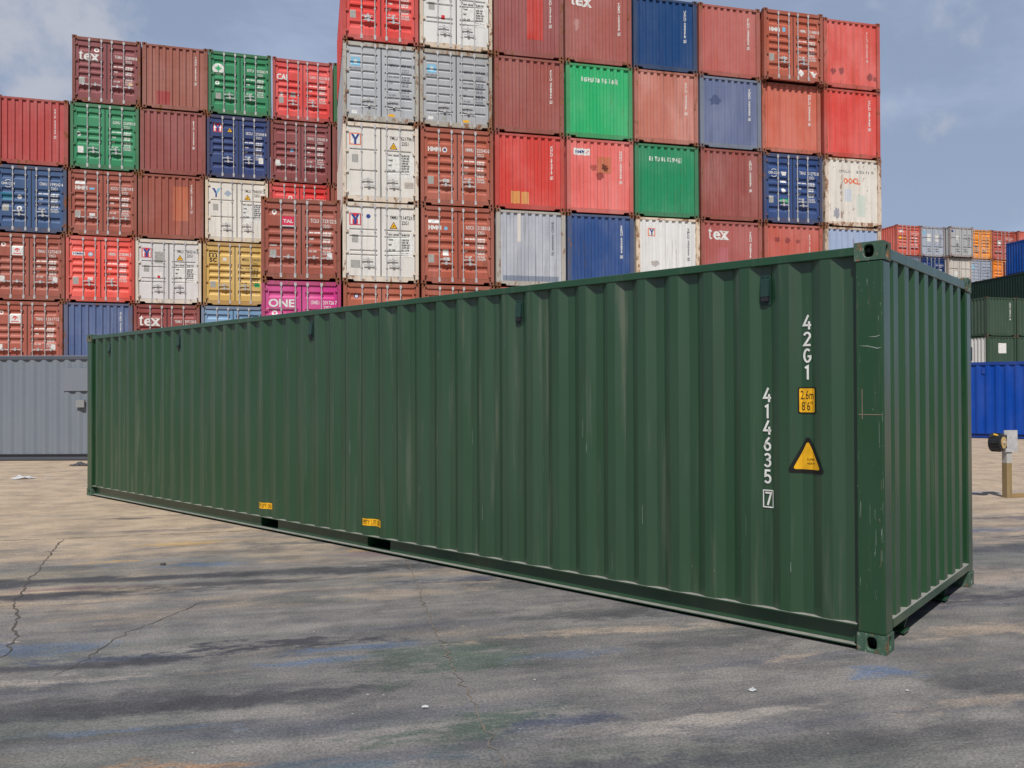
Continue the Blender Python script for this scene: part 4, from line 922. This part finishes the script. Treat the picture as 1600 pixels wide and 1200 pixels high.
decal('sticker', Flat().disc(.86, 1.86, .085, 0).disc(.86, 1.86, .05, 1, 2), c['s0'], [M_LBLUE, M_WHITE], c['d0']); plate(c, .24, .68, .2, .28); plate(c, .76, .86, .18, .1, 0, M_WHITE)
c = B(2, 2, 'wall', (78,100,148), 'dull blue container with plain end wall above the grey container', fade=.7); wallmark(c, ('GLDU', '330717', '0'), u=2.0)
c = B(3, 6, 'wall', (142,78,72), 'brown container with small dark red patch near its foot, top of the left stack'); wallmark(c, ('TGHU', '280602', '2')); patch(c, .52, 1.02, .18, .72, (164,48,46), .05)
c = B(3, 5, 'wall', (136,66,70), 'maroon container with plain end wall, between two brown ones with patches'); wallmark(c, ('BSIU', '244088', '0'))
c = B(3, 4, 'wall', (142,70,64), 'brown container with tall orange patch on its end wall'); wallmark(c, ('TCKU', '220841', '1')); patch(c, 1.30, 1.86, .75, 2.12, (186,94,58), .12); patch(c, 1.34, 1.56, .2, .75, (170,82,58), .2)
c = B(3, 3, 'door', (206,205,205), 'white container with red Y badge and serial YMLU 363216 5', style='C', frame_rgb=(205,195,180), frust=.6); yming(c, ('YMLU', '363216', '5')); plate(c, .70, 1.62, .34, .45); decal('sticker', Flat().rect(.72,.98,.98,1.26,0,1).rect(.8,.9,1.02,1.12,1,2), c['s0'], [M_WHITE, M_REDM], c['d0'])
c = B(3, 2, 'door', (132,56,62), 'maroon container with doors and white letters tex, half hidden by the green roof')
dec_std(c, ('TEMU', '297120', '0'), M_WHITE); decal('logo', texlogo(Flat(), .20, 1.72, .42), c['s0'], [M_WHITE], c['d0'])
c = B(4, 6, 'door', (34,132,84), 'green container with doors and round white emblem, top of the left stack', frust=.45)
dec_std(c, ('EITU', '055862', '9'), M_WHITE)
decal('logo', Flat().disc(.38, 1.84, .225, 0, 1).star(.38, 1.86, .17, 4, 1, 2).star(.38, 1.86, .11, 8, 1, 3, .5).rect(.24, .52, 1.67, 1.70, 1, 2), c['s0'], [M_WHITE, M_GREENM], c['d0']); plate(c, .28, .62, .2, .24); decal('sticker', Flat().ring(.34, 1.28, .035, .085, 0), c['s0'], [M_WHITE], c['d0'])
c = B(4, 5, 'door', (40,62,118), 'dark blue container with red and white Y badge and yellow triangle', frust=.5)
dec_std(c, ('SEGU', '275058', '8'), M_WHITE); decal('logo', ylogo(Flat(), .24, 1.86, .34), c['s0'], [M_REDM, M_WHITE, M_NAVY], c['d0']); warn(c, .76, 1.88, .24, 0); plate(c, 2.0, .68, .18, .24, 1, M_WHITE); plate(c, 1.56, .82, .1, .1, 1, M_LBLUE)
c = B(4, 4, 'door', (216,212,202), 'off-white stained container with blue Y mark, above the mustard one', style='B', rust=.12, frame_rgb=(205,190,165), frust=.62)
yming(c, ('YMLU', '340357', '5'), badge=False)
f = Flat(); m = .42; f.poly([(.26,2.16),(.36,2.16),(m+.03,1.98),(m+.03,1.80),(m-.03,1.80),(m-.03,1.96)], 0, 2); f.poly([(.58,2.16),(.48,2.16),(m,2.0),(m+.03,1.94)], 1, 3); f.poly([(.72,1.96),(.86,2.12),(1.02,1.98),(.88,1.84)], 2, 1)
decal('logo', f, c['s0'], [M_NAVY, M_LBLUE, plain('faded_sticker', (.35,.42,.5))], c['d0'])
c = B(4, 3, 'door', (204,166,82), 'mustard yellow container with black letters msc on its door', frust=.5)
dec_std(c, ('MEDU', '234201', '1'), M_BLACK); decal('logo', Flat().text('m', .38, 1.95, .24, 1, .012, 0, 'c', width=.30).text('sc', .38, 1.76, .24, 1, .012, 0, 'c', width=.28), c['s0'], [M_BLACK], c['d0']); plate(c, .28, .72, .2, .26); plate(c, 1.98, .78, .2, .16, 1, M_GREENM); plate(c, .76, 1.82, .13, .12, 0, M_WHITE)
c = B(4, 2, 'door', (108,152,192), 'light blue container showing a strip above the green roof, under the mustard one', frust=.45)
c = B(5, 6, 'door', (222,60,56), 'bright red container with white letters CAI, top right of the left stack', frame_rgb=(170,66,60), frust=.45)
dec_std(c, ('CAXU', '423100', '0'), M_WHITE); decal('logo', Flat().text('CAI', .17, 1.68, .23, 1, .035, 0, width=.42), c['s0'], [M_WHITE], c['d0']); plate(c, .26, .70, .18, .28); plate(c, .72, 1.0, .2, .2); decal('sticker', Flat().disc(.36, 1.10, .075), c['s0'], [M_WHITE], c['d0'])
c = B(5, 5, 'door', (124,56,66), 'maroon container with doors and small blue disc sticker, under the red CAI one', frame_rgb=(130,66,64))
dec_std(c, ('DRYU', '295455', '0'), M_WHITE); plate(c, .20, .68, .18, .24, 0, M_WHITE); decal('sticker', Flat().disc(.86, 1.36, .075), c['s0'], [M_LBLUE], c['d0'])
c = B(5, 4, 'door', (222,44,42), 'red container showing only its upper edge above the brown TAL container')
dec_std(c, ('EGTU', '208608', '0'), M_WHITE); decal('sticker', Flat().ring(.84, 1.95, .04, .09, 0), c['s0'], [M_WHITE], c['d0'])
c = B(6, 6, 'wall', (30,128,72), 'green container seen as a sliver between the red CAI one and the tall stack')
c = B(6, 5, 'wall', (132,66,68), 'maroon container seen as a sliver beside the tall stack, under the green sliver')

# ------------------------------------------------------------------ long containers on the ground at both sides
def long_container(name, label, group, loc, rz, rgb, L=L40, c0=.30, n=None, pitch=.28, depth=.036, rail=None, frust=.12):
    """container whose long side x = 0 faces the camera"""
    t = thing(name, label, 'container', loc, rz, group)
    pm = paint(rgb, .02, .25, .42, .08, .06, .18); rm = paint(rail or rgb, frust, .3, .45, .05, .15, .4)
    cs = corr_side(.12, L-.12, c0, n or int((L-.4)/pitch)+1, pitch, depth); mb = MB()
    for (a, da), (b, db) in zip(cs.p, cs.p[1:]):
        mb.add([(.014+da, a, .165), (.014+db, b, .165), (.014+db, b, 2.476), (.014+da, a, 2.476)], [(0,1,2,3)])
    me = mb.mesh('side_wall', recalc=False); part('side_wall', me, t, pm); part('side_wall', mirrored(me, 1, 0), t, pm, (W, 0, 0))
    part('end_wall', ME20['end'], t, pm); part('rear_wall', MB().box(.13, W-.13, L-.06, L-.03, .17, 2.476).mesh('rear_wall'), t, pm)
    part('roof', MB().box(.06, W-.06, .1, L-.1, 2.548, 2.57).mesh('roof'), t, pm)
    for a in (0, 1):
        x = (lambda q: q) if a == 0 else (lambda q: W-q)
        def bx(mb, p, q, *r): u, v = sorted((x(p), x(q))); mb.box(u, v, *r)
        mb = MB(); bx(mb, .006, .07, .178, L-.178, 2.470, 2.545); part('top_side_rail', mb.mesh('top_side_rail'), t, rm)
        mb = MB(); bx(mb, .012, .10, .178, L-.178, .156, .164); bx(mb, .012, .07, .178, L-.178, .022, .03); bx(mb, .06, .066, .178, L-.178, .03, .156); part('bottom_side_rail', mb.mesh('bottom_side_rail'), t, rm)
        for b in (0, 1):
            mb = MB(); y0, y1 = (.006, .16) if b == 0 else (L-.16, L-.006); bx(mb, .006, .14, y0, y1, .118, H-.118); part('corner_post', mb.mesh('corner_post'), t, rm)
    part('end_frame', MB().box(.162, W-.162, .01, .08, 2.478, 2.55).box(.162, W-.162, .01, .08, .03, .172).box(.1, W-.1, .1, L-.1, .12, .15).mesh('end_frame'), t, rm)
    add_castings(t, L, rm)
    return t, cs
# grey one on the left: long side (x = 0) faces -Y, so local +y points to -X world
t, cs = long_container('shipping_container', 'grey 40 foot container lying behind the far left end of the green one', None, (-6.9, 19.62, 0), R(90), (116,124,136), c0=.20, rail=(78,82,94))
gp = paint((115,122,134), .02, .3, .45, .06, .05, .45)
part('shutter_plate', MB().box(-.004, .012, 2.55, 4.05, 1.70, 2.26).mesh('shutter_plate'), t, gp)
part('junction_box', MB().box(-.05, .012, 3.52, 3.72, 1.30, 1.48).mesh('junction_box'), t, paint((132,134,136), .02, .3, .5, .05, .05, .4))
# blue one on the right
t, cs = long_container('shipping_container', 'bright blue 40 foot container on the ground behind the reel post', None, BLUE_LOC if 'BLUE_LOC' in globals() else (22.9, 22.5, 0), R(57.0), (0,64,166), c0=.28, rail=(0,52,140))
for y in (8.36+.02, 10.6): part('ventilator', MB().box(.018, .05, y-.05, y+.05, 2.18, 2.36).mesh('ventilator'), t, paint((16,60,160), 0, .2, .45, .05, .05, .4))

# ------------------------------------------------------------------ dark green group on the right
GD = 'dark green containers on the right'
DA = R(16.0)
def D(col, tier, label, rgb=(58,82,66), **k):
    x, y = 31.35 + col*2.52*math.cos(DA), 53.0 + col*2.52*math.sin(DA)
    return container20((x, y, (tier-1)*H), DA, 'wall', rgb, label, GD, frame_rgb=(50,74,58), **k)
c = D(0, 3, 'dark green container with white serial down its end wall, right of the green one', rust=.03, frust=.12); wallmark(c, ('TWSU', '200317', '4'))
wm = paint((206,206,204), .02, .2, .5, .08, .02, .4)
c = D(0, 2, 'dark green container with a white square vent in its end wall and white side', rust=.03, frust=.12, side_mat=wm)
decal('vent_panel', Flat().rect(.98, 1.62, 1.45, 2.12), c['sw'], [M_WHITE], c['w'])
part('side_window', MB().box(-.004, .012, 1.2, 2.4, 1.0, 1.9).mesh('side_window'), c['t'], plain('dark_glass', (.05,.07,.09), .15))
c = D(1, 3, 'dark green container cut off by the right edge, upper of two', rust=.03, frust=.12)
c = D(1, 2, 'dark green container cut off by the right edge, lower of two', rust=.03, frust=.12)
t, cs = long_container('shipping_container', 'long dark green container lying high behind the dark green end walls', GD, (38.55, 54.3, 3*H), R(6.5), (26,54,46), rail=(26,50,44))
t, cs = long_container('shipping_container', 'small bright blue container on top of the long dark green one at the right', None, (39.0, 56.2, 4*H), R(6.5), (6,76,170), L=6.058, rail=(20,70,160))

# ------------------------------------------------------------------ far row beyond
GG = 'containers in the far row on the right'
GA = R(15.5)
def G(col, tier, kind, rgb, label, dy=0, **k):
    x, y = 32.35 + col*2.50*math.cos(GA) + dy*math.sin(GA), 67.4 + col*2.50*math.sin(GA) - dy*math.cos(GA)
    return container20((x, y, (tier-1)*H), GA, kind, rgb, label, GG, frust=.5, **k)
c = G(0, 6, 'door', (196,76,66), 'red container with letters CAI, first of the far row beside the tall stack'); dec_std(c, ('CAIU', '270114', '6'), M_WHITE); decal('logo', Flat().text('CAI', .2, 1.95, .26, 1, .05, 0, width=.5), c['s0'], [M_WHITE], c['d0'])
decal('sticker', Flat().rect(.3, .55, 1.35, 1.6, 0), c['s0'], [M_YELLOW], c['d0']); warn(c, .75, 1.35, .28, 0)
c = G(1, 6, 'door', (164,172,188), 'blue-grey container with two white panels, second of the far row', style='G'); dec_std(c, ('MRKU', '380117', '2'), M_GREYT)
plate(c, .62, 1.3, .4, .65, 0, M_WHITE); plate(c, 1.42, 1.3, .4, .65, 1, M_WHITE); decal('logo', Flat().rect(.24, .5, 1.9, 2.16), c['s0'], [M_LBLUE], c['d0'])
c = G(2, 6, 'door', (170,172,174), 'grey container standing proud of the far row, third from the tall stack', dy=.5, style='G', rust=.14); dec_std(c, ('MSKU', '240711', '8'), M_GREYT)
plate(c, .64, 1.5, .3, .3, 0, M_WHITE); plate(c, .7, .9, .2, .26, 0, M_GREYT); decal('logo', Flat().rect(.2, .4, 2.1, 2.28), c['s0'], [M_NAVY], c['d0'])
c = G(3, 6, 'door', (236,140,34), 'orange container with closed doors in the top of the far row', style='A'); dec_std(c, ('HLXU', '320177', '5'), M_GREYT); plate(c, .7, .9, .22, .26, 0, M_GREYT)
c = G(4, 6, 'door', (168,70,66), 'brown container with white paper panel, last full one of the far row'); dec_std(c, ('TRLU', '411207', '3'), M_WHITE); plate(c, .62, 1.3, .36, .42, 0, M_WHITE)
c = G(5, 6, 'wall', (190,80,70), 'red container behind the small blue container at the far right', dy=.35)
c = G(0, 5, 'wall', (112,116,140), 'slate grey container under the red CAI one in the far row')
c = G(1, 5, 'door', (20,54,118), 'navy blue container with white markings in the far row, under the panelled grey one'); dec_std(c, ('UACU', '330718', '2'), M_WHITE); decal('logo', Flat().star(.38, 1.9, .14, 5, 0, 1, .5), c['s0'], [M_WHITE], c['d0']); decal('logo', Flat().text('UASC', 1.45, 1.05, .22, 1, .04, 0, width=.75), c['s1'], [M_WHITE], c['d1'])
c = G(2, 5, 'door', (198,190,180), 'beige white container in the far row, under the proud grey one', dy=.3, style='G', rust=.16); plate(c, .3, .5, .25, .28, 0, M_NAVY); plate(c, .8, .5, .2, .28, 0, M_ORANGE); plate(c, .65, 1.0, .35, .4, 0, M_WHITE)
c = G(3, 5, 'door', (152,162,182), 'grey container with pale blue star badge in the far row, under the orange one', style='M'); dec_std(c, ('MRKU', '511902', '1'), M_GREYT); decal('logo', Flat().rect(.26, .62, 1.72, 2.06, 0, 1).star(.44, 1.89, .12, 7, 1), c['s0'], [M_LBLUE, M_WHITE], c['d0'])
c = G(4, 5, 'door', (238,128,26), 'orange container with dark red right door, partly hidden by the small blue one')
c['d1'].material_slots[0].link = 'OBJECT'; c['d1'].material_slots[0].material = paint((110,36,24), .1, .4); c['d1']['label'] = 'dark red right door'

# ------------------------------------------------------------------ lower courses that carry the stacks (behind the containers in front)
PAL = [('brown', (146,74,64)), ('maroon', (128,62,66)), ('blue', (52,80,130)), ('grey', (150,154,160)), ('red', (190,62,56)), ('green', (40,120,78))]
TOPF = ['brown TAL one', 'bright red doors', 'white doors', 'maroon one with red patch', 'maroon tex one', 'deep blue one', 'rose brown one', 'proud brown HMM doors', 'scorched red one']
TOPB = ['plain red one', 'maroon tex doors', 'brown end wall', 'green doors', 'red CAI doors', 'green sliver']
TOPG = ['red CAI doors', 'panelled grey doors', 'proud grey doors', 'orange doors', 'brown doors with paper panel', 'plain red end wall']
ORD = {1: 'lowest, on the ground,', 2: 'second from the ground', 3: 'third from the ground', 4: 'fourth from the ground', 5: 'fifth from the ground'}
def filler(fn, cols, tops, tiers, **k):
    for i, top in zip(cols, tops):
        for tr in tiers(i):
            nm, rgb = PAL[(i*5 + tr*3 + len(top)) % 6]
            fn(i, tr, 'wall', rgb, '%s container %s in the column under the %s' % (nm, ORD[tr], top), **k)
filler(F, range(9), TOPF, lambda i: (1,) if i < 3 else (1, 2))
filler(B, range(1, 7), TOPB, lambda i: (1,) if i < 5 else (1, 2, 3) if i == 5 else (1, 2, 3, 4))
filler(G, range(6), TOPG, lambda i: (1, 2, 3, 4) if i < 5 else (1, 2, 3, 4, 5))
for k in (0, 1): D(k, 1, 'dark green container on the ground under the %s' % ('white vent end wall' if k == 0 else 'cut off dark green one'), rust=.03, frust=.12)
for tr in (0, 1, 2): long_container('shipping_container', 'long dark green container %s under the high one' % ('on the ground', 'second from the ground', 'third from the ground')[tr], GD, (38.55, 54.3, tr*H), R(6.5), (26,54,46), rail=(26,50,44))

# ------------------------------------------------------------------ reel post
def reel_post():
    px, py = 7.56, 12.3
    t = thing('barrier_post', 'square steel post with yellow lower half and backing plate at the right edge', 'post', (px, py, 0), R(12))
    yl = paint((140,118,76), .25, .7, .7, .05, .3, .3, scale=3); wt = paint((170,170,168), .10, .5, .5, .05, .2, .4)
    part('post_foot', MB().box(-.046, .046, -.046, .046, 0, .53).mesh('post_foot'), t, yl)
    part('post_shaft', MB().box(-.0455, .0455, -.0455, .0455, .5301, .74).mesh('post_shaft'), t, wt)
    part('backing_plate', MB().box(-.10, .135, -.064, -.05, .70, 1.03).mesh('backing_plate'), t, M_STEEL)
    mb = MB(); mb.box(-.125, -.09, -.10, -.073, .76, .96)
    for z in (.78, .83, .89, .94): mb.cyl((-.107, -.101, z), (-.107, -.112, z), .010, 8)
    part('bracket', mb.mesh('bracket'), t, M_RUBBER_HOLLOW)
    part('base_beam', MB().box(.0465, 1.6, -.04, .04, .004, .06).mesh('base_beam'), t, paint((150,120,74), .2, .6, .7, .05, .2, .3), label='yellowish beam lying along the ground from the post')
    r = thing('belt_reel', 'black belt reel with yellow disc and yellow handle on the post', 'reel', (px, py, 0), R(12))
    c = Vector((-.285, -.155, .855)); ax = Vector((.42, -.9, 0)).normalized()
    mb = MB(); mb.cyl(c - ax*.10, c + ax*.055, .135, 28); mb.cyl(c - ax*.105, c - ax*.100, .12, 28); mb.cyl(c+ax*.055, c+ax*.066, .135, 28, r1=.115)
    for k in range(10):
        a = 2*math.pi*k/10; s = ax.cross(Vector((0,0,1))); q = s*math.cos(a)*.137 + Vector((0,0,1))*math.sin(a)*.137
        mb.cyl(c-ax*.09+q, c+ax*.04+q, .009, 6)
    mb.box(-.27, -.126, -.10, -.085, .80, .92)
    part('reel_drum', mb.mesh('reel_drum'), r, plain('black_plastic', (.022,.024,.028), .35))
    d = part('reel_disc', MB().cyl(c+ax*.0665, c+ax*.074, .088, 28).mesh('reel_disc'), r, plain('yellow_plastic', (.56,.40,.17), .5))
    part('hub', MB().cyl(c+ax*.0745, c+ax*.085, .022, 14).cyl(c+ax*.0855, c+ax*.095, .010, 10).mesh('hub'), d, M_STEEL)
    h = c + Vector((-.11, -.02, .125)); part('handle', MB().cyl(h, h+Vector((.10, -.03, -.035)), .016, 10).mesh('handle'), r, plain('yellow_grip', (.70,.42,.06), .5))
reel_post()

# ------------------------------------------------------------------ litter
def scrap(label, x, y, sx, sy, hz, rz, seed, col, cat='litter', name='paper_scrap', group=None):
    rd = random.Random(seed); n = 9; mb = MB(); vs = []
    for j in range(n):
        for i in range(n):
            u, v = i/(n-1)-.5, j/(n-1)-.5; e = 1 - .35*max(0, math.hypot(u, v)*2-.7)
            vs.append((u*sx*e + rd.gauss(0, sx*.03), v*sy*e + rd.gauss(0, sy*.03), .006 + abs(rd.gauss(0, .5))*hz*(1.1-1.6*max(abs(u), abs(v)))))
    mb.add(vs, [(j*n+i, j*n+i+1, (j+1)*n+i+1, (j+1)*n+i) for j in range(n-1) for i in range(n-1)])
    o = part(name, mb.mesh(name, recalc=False), None, col, (x, y, 0)); o.rotation_euler = (0, 0, rz)
    return tag(o, label, cat, group)
M_PAPER = plain('white_paper', (.50,.51,.53), .8); M_DARKS = plain('dark_scrap', (.07,.07,.08), .8)
scrap('crumpled white plastic bag lying on the tan concrete at the left', -9.42, 15.5, .42, .22, .10, .3, 1, M_PAPER, name='plastic_bag')
scrap('small white scrap just right of the crumpled white bag', -9.02, 15.62, .09, .06, .03, .9, 2, M_PAPER)
scrap('dark grey rag beside the far left end of the green container', -9.78, 18.25, .5, .22, .09, .1, 3, M_DARKS, name='rag')
scrap('white scrap of paper on the grey ground in front of the green corner', 1.315, 4.436, .05, .035, .02, .4, 4, M_PAPER)
scrap('white scrap beside the tan crack at the bottom', -.46, 4.22, .04, .03, .012, .1, 6, M_PAPER)
scrap('tiny white scrap right of the blue paint smear near the corner', 2.16, 4.42, .018, .012, .012, .1, 8, M_PAPER)
scrap('dark pebble like scrap on the tan concrete left of the tyre marks', -3.35, 7.72, .06, .04, .03, .3, 9, M_DARKS)
rd = random.Random(11)
